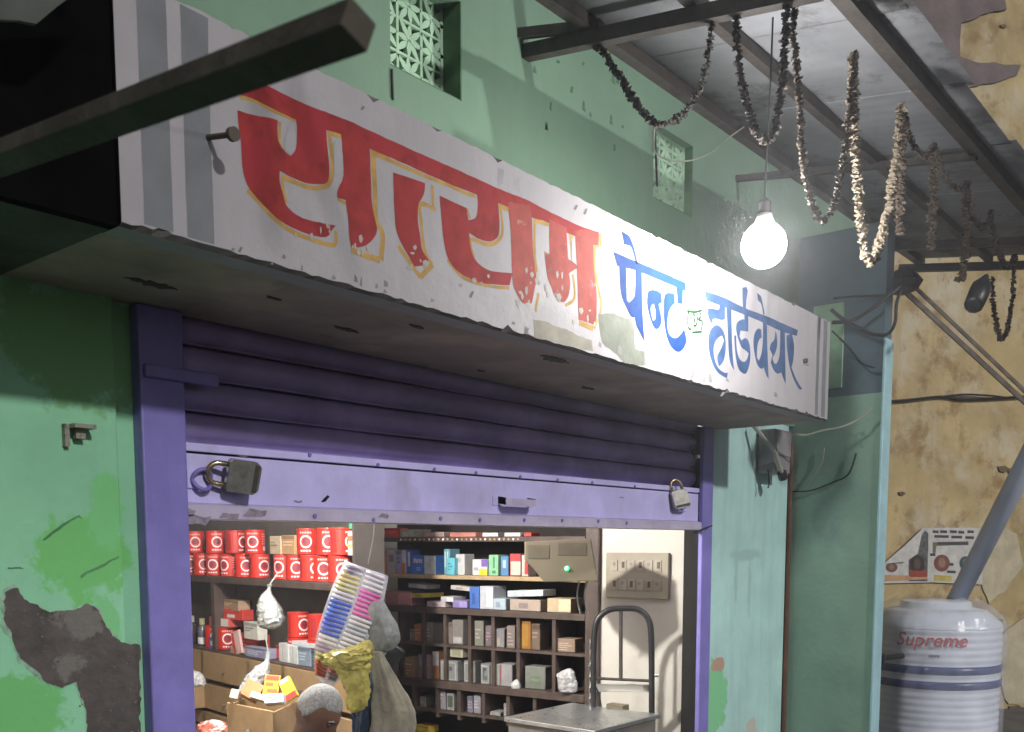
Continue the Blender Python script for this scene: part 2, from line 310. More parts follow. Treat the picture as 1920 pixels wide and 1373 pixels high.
for k in range(130):
    x = pg.uniform(12, 260); y = pg.uniform(1115, 1385); yl = 1112 + .35 * x; 
    if y < yl + 8 or (x < 150 and y > 1140 + x * 1.0): continue
    p = pY(x, y, LWY - .003); r_ = pg.uniform(.0012, .005)
    vs_ = [p + V((r_ * cos(a) * pg.uniform(.7, 1.2), 0, r_ * sin(a) * pg.uniform(.7, 1.2))) for a in [2 * pi * q / 6 for q in range(6)]] + [p + V((0, -r_ * .8, 0))]
    pb.add(vs_, [(q, (q + 1) % 6, 6) for q in range(6)])
tag(pb.build('aggregate_grains', mat('pale_grit', (.17, .16, .145), .9, var=.4, scale=60), bld), kind='stuff')
rr = random.Random(21)
for i in range(16):
    x = rr.uniform(1000, 1190); y = rr.uniform(60 + (x - 1000) * .2, 230 + (x - 1000) * .55); l = rr.uniform(6, 24)
    wallpatch('wall_scar', [(x, y), (x + rr.uniform(2, 5), y + 2), (x + rr.uniform(1, 7), y + l), (x - 1, y + l * .8)], mat('dark_green_scar', (.06, .13, .075), .9), bld, 0, .002, .02, .006, i)

# ---------------------------------------------------------------- sign canopy (concrete box over the shutter)
YS = -.685
def zb(x): return 2.342 - .0103 * (x - 1.2)
def zt_(x): return 2.913 - .0140 * (x - 1.2)
XL, XR = 1.205, 5.44
sg = thing('sign_canopy', 'white painted concrete sign canopy with red and blue Hindi lettering', 'shop sign', (3.3, YS, 2.3))
N = 160; mb = MB(); vs = []; rs = random.Random(3)
for i in range(N + 1):
    x = XL + (XR - XL) * i / N
    j0 = rs.uniform(-.004, .004) + (rs.random() < .06) * rs.uniform(.006, .016); j1 = rs.uniform(-.003, .003) - (rs.random() < .06) * rs.uniform(.006, .014)
    vs += [(x, YS, zb(x) + .010 + j0), (x, YS, zt_(x) - .006 + j1), (x, YS + .012, zt_(x)), (x, YS + .09, zt_(x)), (x, YS + .09, zb(x)), (x, YS + .014, zb(x))]
fs = []; fm = []
for i in range(N):
    for k in range(6): a = i * 6 + k; b = i * 6 + (k + 1) % 6; fs.append((a, b, b + 6, a + 6))
fs += [(0, 1, 2, 3, 4, 5), tuple(N * 6 + k for k in (5, 4, 3, 2, 1, 0))]
mb.add(vs, fs); 
for i in range(N):
    mb.mi[i * 6 + 5] = 1; mb.mi[i * 6 + 1] = 1
mb.mi[N * 6] = 2  # left end face: its shade is put in as black colour
mb.build('sign_face', [M_sign, M_signedge, M_darkpanel], sg)
def slab(name, m, z0, z1, y0, y1, xr=XR):
    vs = [(XL, y0, z0(XL)), (xr, y0, z0(xr)), (xr, y1, z0(xr)), (XL, y1, z0(XL)), (XL, y0, z1(XL)), (xr, y0, z1(xr)), (xr, y1, z1(xr)), (XL, y1, z1(XL))]
    q = MB().add(vs, [(0, 3, 2, 1), (4, 5, 6, 7), (0, 1, 5, 4), (1, 2, 6, 5), (2, 3, 7, 6), (3, 0, 4, 7)]); q.mi[5] = 1
    return q.build(name, [m, M_darkpanel], sg)
slab('soffit', M_soffit, lambda x: zb(x) + .002, lambda x: zb(x) + .08, YS + .09, -.002)
slab('top_slab', M_soffit, lambda x: zt_(x) - .07, lambda x: zt_(x) - .004, YS + .09, -.001)
MB().box((XR - .03, YS + .09, zb(XR) + .08), (XR - .003, -.002, zt_(XR) - .07)).build('end_panel', M_soffit, sg)
for i, (px, py) in enumerate([(285, 535), (510, 560), (645, 615), (780, 610), (1038, 668), (900, 690), (1100, 720)]):
    p = pZ(px, py, 2.335)
    k_ = [1.2, .5, .9, .6, 1.5, .4, .8][i]
    MB().prism([jag([(p.x - .06 * k_, p.y - .008), (p.x + .02, p.y - .022 * k_), (p.x + .07 * k_, p.y + .004), (p.x + .01, p.y + .02 * k_), (p.x - .03 * k_, p.y + .010)], .008, .016 * k_, i * 3.3)], lambda a, b, h: V((a, b, zb(a) + .002 - h)), .003).build('soffit_scar', mat('soffit_dark_scar', (.05, .04, .035), .9), sg)

def sgn(x, y): p = pY(x, y, YS); return (p.x, p.z)
def frs(h0): return lambda a, b, h: V((a, YS - h0 - h, b))
def rounded(l, it=2):
    for _ in range(it):
        o = []; n = len(l)
        for i in range(n):
            a, b, c = V(l[i - 1]), V(l[i]), V(l[(i + 1) % n]); d1 = b - a; d2 = c - b
            if d1.length > 1e-6 and d2.length > 1e-6 and d1.angle(d2) < radians(58): o += [tuple(b - d1 * .25), tuple(b + d2 * .25)]
            else: o.append(tuple(b))
        l = o
    return l
def glyph(name, loops, crop, m, h0=.0030, t=.0004, label=None, j=.0022):
    ox, oy, s = crop; L = [jag(rounded([sgn(ox + u / s, oy + v / s) for u, v in l]), .012, j * .6, ox * .01) for l in loops]
    o = MB().prism(L, frs(h0 * .15), .00008).build(name, m, sg)
    if label: o['label'] = label
SK = [0]
def stroke(name, path, wpx, crop, m, h0=.00014, t=.00004):
    SK[0] += .000006; h0 += SK[0]
    ox, oy, s = crop; P = smoothpath([V((*sgn(ox + u / s, oy + v / s), 0)) for u, v in path], 4)
    c = P[len(P) // 2]; scale = 1 / ((V((c.x, YS, 0)) - CAM).dot(CF)) * FPX; hw = wpx / scale / 2; mb = MB(); A = []; B = []
    for i, p in enumerate(P):
        t_ = (P[min(i + 1, len(P) - 1)] - P[max(i - 1, 0)]).normalized(); q = V((-t_.y, t_.x, 0)); k = hw * (1 + .22 * MN.noise(p * 30))
        A.append((p.x + q.x * k, p.y + q.y * k)); B.append((p.x - q.x * k, p.y - q.y * k))
    n = len(P)
    vs = [V((a, YS - h0 - t, b)) for a, b in A + B] + [V((a, YS - h0, b)) for a, b in A + B]
    fs = [(i, i + 1, n + i + 1, n + i) for i in range(n - 1)]
    fs += [(2 * n + i, i, i + 1, 2 * n + i + 1)[::-1] for i in range(n - 1)] + [(3 * n + i, n + i, n + i + 1, 3 * n + i + 1) for i in range(n - 1)]
    mb.add(vs, fs).build(name, m, sg)
# grey vertical bands at both ends
def band(x0, x1, h=.0012, j=.003):
    pts = [(x0, zb(x0) + .016), (x1, zb(x1) + .016), (x1, zt_(x1) - .012), (x0, zt_(x0) - .012)]
    MB().prism([jag(pts, .05, j, x0)], frs(.0002), .00005).build('grey_band', M_grey, sg)
band(1.262, 1.338); band(1.376, 1.452); band(5.26, 5.30); band(5.345, 5.40)
C1, C2, C3, C4, C5, C0 = (430, 150, 3.8133), (690, 260, 4.577), (920, 340, 4.577), (1130, 420, 4.905), (1310, 520, 5.492), (0, 0, 1)
glyph('headline_bar', [[(440, 133), (516, 168), (545, 183), (577, 198.5), (613, 211.6), (655, 227), (682, 240.5), (733, 264), (799, 293), (865, 322), (908, 342), (948, 360), (990, 375), (1014, 389), (1057, 410), (1090, 426), (1123, 436), (1121, 459), (1110, 459), (1077, 442), (1062, 437), (1029, 416.5), (997, 409), (954, 389), (932, 380), (893, 365), (865, 354), (808, 330), (734, 296), (692, 279), (640, 251), (611, 244), (556, 226), (535, 215), (503, 200), (467, 181.5), (452, 178)]], C0, M_red)
glyph('letter', [[(55, 215), (65, 330), (85, 470), (90, 600), (110, 720), (150, 790), (240, 890), (340, 990), (430, 1050), (560, 1105), (700, 1135), (730, 1075), (760, 1040), (700, 1030), (560, 1005), (460, 955), (400, 890), (385, 820), (360, 740), (360, 650), (450, 700), (560, 745), (690, 750), (715, 700), (715, 600), (700, 480), (690, 340), (600, 250), (470, 265), (485, 330), (480, 500), (440, 545), (395, 515), (355, 455), (342, 380), (345, 290), (300, 272), (160, 250)]], C1, M_red, .0032, label='large red Hindi letter sa')
glyph('letter_stem', [[(795, 350), (825, 690), (770, 790), (770, 840), (830, 860), (850, 1000), (860, 1150), (870, 1195), (960, 1200), (1030, 1140), (1060, 1080), (1045, 1020), (1020, 900), (1010, 700), (1005, 490), (1000, 440)]], C1, M_red, .0034)
glyph('letter', [[(215, 290), (340, 330), (490, 385), (485, 470), (455, 520), (430, 560), (425, 700), (450, 850), (460, 960), (520, 1040), (470, 1090), (400, 1100), (320, 960), (250, 830), (230, 700), (220, 500)]], C2, M_red, label='red half letter ta')
glyph('letter', [[(615, 490), (720, 540), (845, 595), (860, 700), (905, 695), (935, 670), (945, 580), (935, 490), (920, 400), (1110, 460), (1115, 555), (1125, 650), (1130, 800), (1110, 860), (1050, 890), (950, 865), (868, 812), (880, 960), (930, 1060), (1020, 1130), (1130, 1150), (1240, 1155), (1215, 1260), (1100, 1255), (960, 1240), (860, 1200), (740, 1120), (680, 1020), (650, 900), (635, 750), (625, 620)]], C2, M_red, .0032, label='red Hindi letter ya')
glyph('letter_stem', [[(150, 180), (150, 230), (170, 400), (180, 600), (185, 780), (190, 900), (240, 1000), (280, 1050), (350, 1050), (372, 960), (390, 850), (375, 700), (360, 560), (355, 310), (330, 210)]], C3, M_redfade, .0034, j=.004)
glyph('letter', [[(500, 320), (650, 400), (655, 540), (665, 670), (730, 705), (745, 745), (700, 770), (670, 790), (685, 870), (675, 960), (640, 1040), (590, 1030), (545, 980), (520, 900), (495, 850), (475, 760), (460, 600), (505, 625)]], C3, M_redfade, .0034, label='faded red Hindi letter ma', j=.004)
glyph('letter_stem', [[(725, 430), (740, 740), (745, 900), (755, 1190), (890, 1230), (910, 1170), (910, 950), (890, 800), (880, 650), (880, 545), (925, 545), (930, 450), (800, 405)]], C3, M_redfade, .0036, j=.003)
for cp, path, wd in [(C1, [(75, 125), (180, 150), (300, 215), (430, 270), (470, 290)], 8), (C1, [(362, 300), (360, 450), (395, 510)], 7), (C1, [(375, 690), (500, 745), (600, 775), (690, 760), (730, 700), (735, 560), (715, 390)], 10), (C1, [(700, 375), (800, 400)], 10), (C1, [(378, 690), (385, 780), (405, 880)], 8),
        (C1, [(130, 790), (220, 880), (330, 1000), (450, 1085), (600, 1145), (750, 1180), (760, 1080)], 10), (C1, [(775, 850), (830, 885)], 7), (C1, [(870, 1215), (970, 1255), (1075, 1290)], 14), (C1, [(1085, 1290), (1095, 1100), (1050, 1010), (1042, 800), (1025, 500)], 13), (C1, [(1010, 510), (1144, 565)], 10),
        (C2, [(60, 140), (200, 195), (380, 275), (520, 335), (700, 405), (830, 465), (920, 495)], 8), (C2, [(550, 400), (560, 600)], 8), (C2, [(580, 610), (450, 560), (455, 700), (475, 900), (500, 1000), (550, 1080)], 9), (C2, [(555, 1080), (450, 1190)], 12), (C2, [(450, 1190), (370, 1080), (260, 920)], 10),
        (C2, [(680, 1040), (800, 1180), (930, 1240), (1100, 1275), (1210, 1280)], 7), (C2, [(1130, 570), (1150, 700), (1150, 820), (1100, 890), (1020, 910), (890, 860)], 8), (C2, [(1120, 575), (1205, 610)], 10), (C2, [(880, 850), (885, 940), (915, 1020)], 7), (C2, [(852, 600), (875, 685)], 5),
        (C3, [(370, 335), (495, 370)], 9), (C3, [(380, 345), (375, 500), (385, 700), (405, 830)], 8), (C3, [(690, 455), (700, 570), (705, 680)], 14), (C3, [(940, 450), (942, 560)], 8), (C3, [(930, 560), (895, 565), (895, 750), (930, 960), (950, 1050), (930, 1180)], 9), (C3, [(760, 1215), (880, 1265)], 11), (C3, [(890, 1265), (915, 1180)], 8),
        (C3, [(705, 800), (720, 1000), (640, 1065)], 7), (C3, [(410, 960), (385, 1120)], 8)]:
    stroke('yellow_outline', path, wd * .85, cp, M_yel)
glyph('white_notch', [[(440, 300), (465, 300), (472, 420), (462, 520), (430, 535), (395, 500), (400, 400)]], C1, M_sign, .0046)
glyph('white_notch', [[(748, 440), (800, 430), (815, 690), (750, 680)]], C1, M_sign, .0046)
glyph('white_notch', [[(695, 490), (722, 485), (728, 695), (695, 680)]], C3, M_sign, .0046)
# blue words
glyph('vowel_sign', [[(170, 65), (240, 105), (265, 150), (290, 220), (310, 310), (325, 365), (305, 365), (285, 280), (265, 215), (240, 195), (195, 190), (185, 120)]], C4, M_blue, j=.001)
glyph('headline_bar', [[(95, 255), (320, 350), (560, 450), (760, 540), (768, 615), (730, 610), (690, 590), (400, 465), (300, 425), (130, 385), (115, 320)]], C4, M_blue, j=.001)
glyph('letter', [[(150, 380), (215, 395), (220, 560), (222, 700), (240, 725), (290, 680), (300, 620), (300, 415), (360, 435), (362, 700), (370, 900), (385, 1090), (340, 1000), (305, 930), (295, 860), (260, 860), (225, 790), (165, 660), (155, 500)]], C4, M_blue, .0032, label='blue Hindi letter pa', j=.001)
glyph('letter', [[(410, 640), (430, 605), (500, 610), (540, 640), (545, 720), (515, 740), (540, 850), (540, 930), (500, 975), (465, 950), (430, 850), (405, 740)], [(470, 735), (488, 800), (482, 880), (462, 890), (440, 800), (445, 750)]], C4, M_blue, label='blue half letter na', j=.001)
glyph('letter', [[(600, 630), (660, 640), (665, 730), (640, 750), (610, 800), (595, 880), (595, 970), (625, 1040), (680, 1055), (730, 1000), (750, 960), (775, 1080), (740, 1160), (690, 1185), (640, 1150), (600, 1080), (575, 980), (560, 850), (560, 700), (570, 650)]], C4, M_blue, label='blue Hindi letter ta', j=.001)
glyph('letter_stem', [[(675, 560), (740, 590), (735, 740), (690, 735)]], C4, M_blue, .0032, j=.001)
for path in ([(775, 800), (850, 812), (912, 792)], [(790, 810), (778, 890), (790, 960), (812, 970)], [(830, 830), (848, 850), (838, 930), (860, 930), (872, 850)], [(890, 810), (905, 850), (880, 880), (915, 900), (905, 980)], [(820, 1000), (912, 992)]):
    stroke('green_letter_stroke', path, 4.2, C4, M_grn, .0005)
glyph('headline_bar', [[(60, 140), (270, 210), (470, 320), (700, 400), (850, 470), (1020, 545), (1010, 605), (850, 560), (640, 455), (430, 370), (220, 290), (80, 240)]], C5, M_bluef, j=.001)
for lp, lb in [([(215, 260), (270, 280), (270, 430), (240, 445), (170, 420), (140, 440), (145, 490), (120, 460), (90, 390), (95, 320), (130, 320), (200, 340), (215, 320)], None),
        ([(150, 500), (200, 490), (250, 540), (275, 620), (280, 720), (270, 820), (240, 890), (210, 920), (190, 860), (190, 800), (230, 740), (260, 650), (240, 600), (200, 620), (160, 680), (150, 760), (165, 860), (200, 940), (260, 985), (300, 985), (290, 1040), (250, 1020), (190, 980), (140, 890), (110, 780), (95, 660), (110, 560)], 'blue Hindi letter ha'),
        ([(285, 290), (335, 310), (340, 600), (350, 830), (365, 960), (330, 900), (310, 820), (300, 600)], None), ([(450, 110), (490, 100), (505, 140), (490, 230), (485, 325), (455, 315), (450, 200)], None),
        ([(470, 370), (510, 390), (510, 560), (430, 550), (420, 610), (440, 650), (480, 620), (520, 660), (535, 780), (525, 900), (490, 1000), (450, 990), (410, 950), (385, 860), (370, 720), (365, 600), (385, 600), (390, 760), (420, 850), (470, 880), (500, 840), (515, 785), (480, 750), (440, 730), (410, 650), (385, 560), (385, 480), (410, 450), (455, 430), (470, 440)], 'blue Hindi letter da'),
        ([(660, 430), (700, 450), (705, 700), (720, 1050), (690, 1000), (670, 930), (640, 950), (600, 900), (575, 800), (560, 680), (570, 580), (610, 520), (645, 540), (650, 620), (620, 640), (600, 720), (600, 830), (620, 860), (650, 780), (662, 650)], 'blue Hindi letter va'),
        ([(600, 160), (640, 190), (655, 250), (680, 385), (665, 385), (645, 270), (610, 240)], None),
        ([(840, 490), (885, 510), (890, 800), (895, 1100), (870, 1040), (850, 980), (810, 1000), (770, 960), (740, 880), (760, 800), (730, 740), (740, 680), (780, 650), (790, 550), (805, 600), (810, 700), (790, 780), (760, 830), (770, 880), (800, 900), (830, 830), (838, 700)], 'blue Hindi letter ya'),
        ([(905, 600), (960, 580), (985, 700), (975, 850), (955, 930), (1000, 1050), (1065, 1150), (1040, 1165), (990, 1080), (940, 950), (920, 830), (905, 700)], 'blue Hindi letter ra')]:
    glyph('letter', [lp], C5, M_bluef, .0032, label=lb, j=.001)
# repair patches, chips, bolts
def signpatch(name, px, m, h0, seed, amp=.008): MB().prism([jag([sgn(*q) for q in px], .02, amp, seed)], frs(h0 * .15), .00008).build(name, m, sg)
signpatch('repair_patch', [(1122, 590), (1150, 588), (1188, 600), (1190, 640), (1193, 655), (1209, 660), (1209, 688), (1165, 678), (1145, 655), (1128, 640)], M_patch, .0018, 4)
signpatch('repair_patch', [(1000, 600), (1030, 606), (1080, 625), (1110, 640), (1112, 660), (1060, 648), (1002, 632)], mat('sign_stain_beige', (.2, .185, .145), .7, var=.2, scale=12), .0015, 5)
for i, (x, y, l) in enumerate([(1080, 385, 9), (1098, 392, 12), (1300, 690, 22), (680, 200, 8), (450, 463, 10), (885, 545, 14), (1355, 735, 9), (1045, 548, 10), (988, 615, 12), (1030, 505, 6)]):
    signpatch('paint_chip', [(x, y), (x + 4, y + 1), (x - 1, y + l), (x - 5, y + l * .8)], mat('chip_grey', (.16, .15, .15), .9), .0048, i, .004)
rf = random.Random(12); pale = mat('flaked_sign_pale', (.36, .34, .31), .8, var=.2, scale=20)
for k in range(46):
    bx, by, w_, h_ = [(990, 560, 40, 60), (1045, 548, 45, 70), (1000, 520, 30, 60), (680, 465, 40, 40), (585, 430, 70, 30), (780, 480, 40, 50), (900, 525, 80, 25), (1095, 590, 40, 40)][k % 8]
    x = bx + rf.uniform(-.5, .5) * w_; y = by + rf.uniform(-.5, .5) * h_; a_ = rf.uniform(1.5, 5); l_ = rf.uniform(4, 16)
    signpatch('paint_flake', [(x - a_, y - l_ * .3), (x + a_ * .4, y - l_ * .5), (x + a_, y + l_ * .1), (x + a_ * .2, y + l_ * .6), (x - a_ * .7, y + l_ * .3)], pale, .0050 + k * .00004, k, .004)
for k in range(26):
    x = rf.uniform(420, 1500); yb_ = 422 + .2775 * (x - 228) - rf.uniform(4, 22); l_ = rf.uniform(5, 18)
    signpatch('grime_mark', [(x, yb_ - l_), (x + rf.uniform(2, 6), yb_ - l_ * .7), (x + rf.uniform(1, 7), yb_), (x - 2, yb_ - 2)], mat('grime_grey', (.2, .19, .19), .9), .0011 + k * .00003, k, .006)
# garland shadow streaks on the sign, painted as faint grey patches
#signpatch('shadow_streak', [(612, 352), (620, 352), (632, 400), (640, 430), (648, 470), (668, 510), (652, 505), (636, 468), (622, 420), (614, 385)], M_grey, .0052, 2, .006)
#signpatch('shadow_streak', [(511, 420), (527, 420), (531, 455), (522, 462), (512, 455)], M_grey, .0016, 3, .005)
signpatch('paint_run', [(934, 315), (945, 318), (943, 345), (936, 350), (933, 338)], mat('faint_run', (.3, .29, .31), .6), .0016, 6, .004)
signpatch('paint_run', [(962, 328), (974, 332), (974, 360), (964, 355)], mat('faint_run', (.3, .29, .31), .6), .0016, 7, .004)
p = pY(390, 258, YS); q = p + V((.01, -.085, -.012))
bt = MB().tube([p, q], .0075, 8); bt.tube([q, q + V((.0, -.014, -.002))], .017, 12); bt.build('bolt', mat('rusty_bolt', (.10, .08, .06), .6, var=.3), sg)
p = pY(1507, 677, YS); MB().tube([p, p + V((0, -.02, 0))], .012, 8).build('bolt', M_iron, sg)

# ---------------------------------------------------------------- roller shutter
sh = thing('roller_shutter', 'half raised purple steel roller shutter with lavender bottom rail', 'shutter', (3.45, 0, 1.68))
SX0, SX1 = 1.745, 5.20
for i in range(6):
    z1 = 2.365 + .107 - i * .107 + (.0 if i else 0); mb = MB(); pr = []
    z1 = 2.366 - (i - 1) * .1085
    for k in range(9):
        t = k / 8; pr.append((.052 - .034 * sin(pi * t) ** .8, z1 - .1085 * t * .90))
    pr += [(.054, z1 - .1085 * .93), (.036, z1 - .1085 * .95), (.046, z1 - .1085)]
    n = len(pr); M_ = 40; vs = []
    for a in range(M_ + 1):
        x = SX0 + (SX1 - SX0) * a / M_; s = .003 * MN.noise(V((x * 1.7, i * 3.1, 0)))
        dn = .007 * MN.noise(V((x * 2.6, i * 2.2, 5))); vs += [(x, y + dn, z + s) for y, z in pr] 
    mb.add(vs, [(a * n + k, a * n + k + 1, (a + 1) * n + k + 1, (a + 1) * n + k) for a in range(M_) for k in range(n - 1)])
    o = mb.build('slat', M_slat, sh, smooth=True); o.modifiers.new('solid', 'SOLIDIFY').thickness = .0015
MB().box((SX0, .066, 1.75), (SX1, .07, 2.6)).build('backing', M_slat, sh)
ra = MB().box((SX0, -.002, 1.735), (SX1, .022, 1.898)).build('bottom_rail', M_rail, sh, bevel=.003)
MB().box((SX0, -.008, 1.905), (SX1, .02, 1.932)).build('top_flange', M_rail, ra, bevel=.003)
MB().box((SX0, .004, 1.897), (SX1, .02, 1.906)).build('flange_gap', M_dark, ra)
lp = MB(); lp.add([(SX0, -.003, 1.735), (SX1, -.003, 1.735), (SX1, -.026, 1.728), (SX0, -.026, 1.728), (SX0, -.028, 1.684), (SX1, -.028, 1.684), (SX1, .02, 1.680), (SX0, .02, 1.680), (SX0, .02, 1.734), (SX1, .02, 1.734)], [(0, 1, 2, 3), (3, 2, 5, 4), (4, 5, 6, 7), (8, 9, 1, 0), (7, 6, 9, 8), (0, 3, 4, 7, 8), (1, 9, 6, 5, 2)])
lp.build('bottom_lip', M_raillip, ra)
rv = random.Random(5)
for px, py in [(590, 968), (700, 975), (826, 972), (900, 975), (983, 975), (1054, 976), (1122, 977), (1175, 981)]:
    c = pY(px, py, -.029); MB().tube([c, c + V((0, -.004, 0))], .0085, 8).build('rivet', M_purple, ra)
for px, py in [(580, 853), (708, 872), (814, 880), (892, 887), (975, 894), (1045, 900), (1110, 905), (1190, 912)]:
    c = pY(px, py, -.009); MB().tube([c, c + V((0, -.005, 0))], .0075, 8).build('rivet', M_purple, ra)
c = pY(610, 937, -.003); MB().prism([jag([(c.x - .02, c.z - .012), (c.x + .004, c.z - .006), (c.x + .022, c.z + .012), (c.x + .012, c.z + .016), (c.x - .008, c.z + .002)], .01, .003, 3)], lambda a, b, h: V((a, -.0022 - h, b)), .0008).build('slot_hole', M_dark, ra)
for px, py, s, sd in [(345, 960, .05, 1), (430, 968, .04, 2), (480, 962, .05, 3), (560, 940, .02, 4), (720, 968, .03, 6), (1165, 933, .02, 8), (450, 850, .04, 9), (365, 975, .06, 5)]:
    yy = -.0285 if py > 950 else -.0022; c = pY(px, py, yy)
    MB().prism([jag([(c.x - s, c.z - s * .2), (c.x + s * .7, c.z - s * .25), (c.x + s, c.z + s * .2), (c.x - s * .6, c.z + s * .25)], .012, .008, sd)], lambda a, b, h: V((a, yy - h, b)), .0007).build('worn_patch', mat('bare_worn_steel', (.3, .26, .33), .5, var=.3, scale=40), ra)
# lift handle: bent strap
c0 = pY(932, 940, 0); c1 = pY(988, 945, 0); hz = c0.z - .005
hp = [V((c0.x, -.002, hz + .012)), V((c0.x, -.055, hz + .004)), V((c0.x + .02, -.07, hz)), V((c1.x - .02, -.07, hz)), V((c1.x, -.055, hz + .004)), V((c1.x, -.002, hz + .012))]
hb = MB()
for i in range(5):
    a, b = hp[i], hp[i + 1]; e = V((0, 0, .016)); hb.add([a - e, b - e, b + e, a + e, a - e + V((0, .004, 0)), b - e + V((0, .004, 0)), b + e + V((0, .004, 0)), a + e + V((0, .004, 0))], [(0, 1, 2, 3), (4, 7, 6, 5), (0, 4, 5, 1), (3, 2, 6, 7)])
hb.build('handle', M_raillip, ra)
for sx, y0 in ((c0.x - .035, 0), (c1.x, 0)): MB().box((sx, -.006, hz - .014), (sx + .035, -.0021, hz + .03)).build('handle_tab', M_rail, ra)
# hasps
for px, py, s in [(375, 900, 1), (1275, 945, 1.2)]:
    c = pY(px, py, -.003); ring = [c + V((cos(a) * .034 * s, -.006 - .02 * abs(sin(a)), sin(a) * .034 * s)) for a in [2 * pi * k / 20 for k in range(21)]]
    hs = MB().tube(ring, .008, 6); hs.build('hasp_ring', M_purple if s == 1 else M_rail, ra, smooth=True)
    MB().box((c.x - .05, -.010, c.z - .03), (c.x + .03, -.003, c.z + .03)).build('hasp_plate', M_rail, ra, bevel=.003)
# guide posts
MB().box((1.592, -.055, 0), (1.745, -.001, zb(1.6) - .001)).build('guide_post', M_purple, sh, bevel=.006)
MB().box((1.71, -.001, 0), (1.745, .09, 2.33)).build('guide_channel', M_slat, sh)
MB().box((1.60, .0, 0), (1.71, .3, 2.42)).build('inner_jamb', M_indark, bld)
MB().box((5.205, -.03, 0), (5.332, -.0015, zb(5.3) - .001)).build('guide_post', M_purple, sh, bevel=.005)
MB().box((5.215, -.0015, 0), (5.25, .1, 2.30)).build('guide_channel', M_dark, sh)
MB().box((1.60, -.075, 2.115), (1.86, -.056, 2.155)).build('cross_strap', M_purple, sh, bevel=.006)
c = pY(1308, 857, -.04); MB().lathe([(.004, -.012), (.016, -.006), (.016, .008), (.006, .012)], 10, c).build('bolt_head', M_steel, sh)

# padlocks
def padlock(name, label, loc, s, axis):
    t = thing(name, label, 'padlock', loc, 0)
    fx = V(axis[0]).normalized(); fz = V(axis[1]).normalized(); fy = fx.cross(fz)      # fx body direction, fz width
    M4 = Matrix((fx, fy, fz)).transposed()
    def T_(p): return V(loc) + M4 @ (V(p) * s)
    b = MB(); pr = [(.0, -.035), (.006, -.041), (.07, -.041), (.082, -.03), (.082, .03), (.07, .041), (.006, .041), (0, .035)]
    b.prism([pr], lambda a, c, h: T_((a, h - .0125, c)), .025); b.build('body', M_steel, t, bevel=.003)
    pts = [T_((0.01, 0, -.026))] + [T_((-.022 - .026 * sin(a), 0, -.026 * cos(a))) for a in [pi * k / 10 for k in range(11)]] + [T_((0.01, 0, .026))]
    MB().tube(pts, .0068 * s, 8).build('shackle', M_brass, t, smooth=True)
    MB().prism([[(.064, -.036), (.076, -.034), (.076, .034), (.064, .036)]], lambda a, c, h: T_((a, .0127 + h, c)), .001).build('base_strip', M_iron, t)
    return t
padlock('padlock', 'large steel padlock hanging at the left end of the shutter rail', pY(425, 890, -.05), 1.35, ((.93, -.3, -.10), (.05, -.25, .96)))
padlock('padlock', 'small worn padlock at the right end of the shutter rail', pY(1270, 920, -.035), 1.3, ((.25, -.2, -.94), (.85, -.45, .2)))

# L bracket on the left wall, wall hook
br = MB(); c = pY(122, 838, LWY); d = pY(158, 803, LWY)
br.box((c.x - .008, LWY - .02, c.z), (c.x + .006, LWY, d.z + .006)); br.box((c.x + .006, LWY - .055, d.z - .006), (d.x + .01, LWY, d.z + .006)); br.box((c.x + .02, LWY - .03, d.z - .035), (d.x - .012, LWY - .01, d.z - .006))
tag(br.build('wall_bracket', mat('old_bracket', (.25, .25, .2), .6, dirt=(.05, .03, .02), dthr=.5, dscale=30)), 'small rusty angle bracket fixed to the green wall', 'bracket')
# junction box under the soffit
jb = thing('junction_box', 'grey electrical box hanging under the right end of the sign', 'electrical box', tuple(pY(1455, 850, -.06)))
c = pY(1455, 850, -.10)
MB().box((c.x - .10, -.14, c.z - .13), (c.x + .14, -.02, c.z + .15)).build('casing', mat('grey_box_plastic', (.22, .2, .22), .5, var=.15), jb, bevel=.01)
MB().box((c.x - .09, -.147, c.z - .02), (c.x + .13, -.141, c.z + .13)).build('cover', mat('grey_box_plastic2', (.26, .24, .26), .5), jb, bevel=.003)
MB().tube([(c.x - .26, -.06, c.z + .16), (c.x - .16, -.16, c.z - .0), (c.x - .06, -.17, c.z - .13)], .014, 8).build('conduit', M_wcable, jb)
MB().tube([(c.x - .06, -.17, c.z - .13), (c.x - .03, -.17, c.z - .17)], .03, 10).build('socket', M_black, jb)

# ================================================================ RIGHT HAND SIDE: yellow building, tank, pipe, poster
YP = V((9.75, -.4, 0)); YD = V((.86, -.51, 0)).normalized(); YNn = V((-YD.y, YD.x, 0)); 
if YNn.dot(CAM - YP) < 0: YNn = -YNn
yb = thing('neighbouring_building', 'yellow limewashed building with flaking plaster across the lane', 'building', tuple(YP))
def yw(a, b, h): return YP + YD * a + YNn * h + V((0, 0, b))
def ypx(x, y): p = pN(x, y, YP, YNn); return ((p - YP).dot(YD), p.z)
mb = MB(); NX, NZ = 40, 30; vs = []
for i in range(NX + 1):
    for j in range(NZ + 1):
        a = -3.5 + 12 * i / NX; b = 8 * j / NZ; vs.append(yw(a, b, .006 * MN.noise(V((a * 1.3, b * 1.3, 2))) + .003 * MN.noise(V((a * 5, b * 5, 7)))))
mb.add(vs, [(i * (NZ + 1) + j, (i + 1) * (NZ + 1) + j, (i + 1) * (NZ + 1) + j + 1, i * (NZ + 1) + j + 1) for i in range(NX) for j in range(NZ)])
mb.build('wall', M_yellow, yb, smooth=True)
MB().prism([[(-3.5, 0), (8.5, 0), (8.5, 8), (-3.5, 8)]], lambda a, b, h: yw(a, b, -.06 - h), .2).build('wall_core', M_yellow, yb)
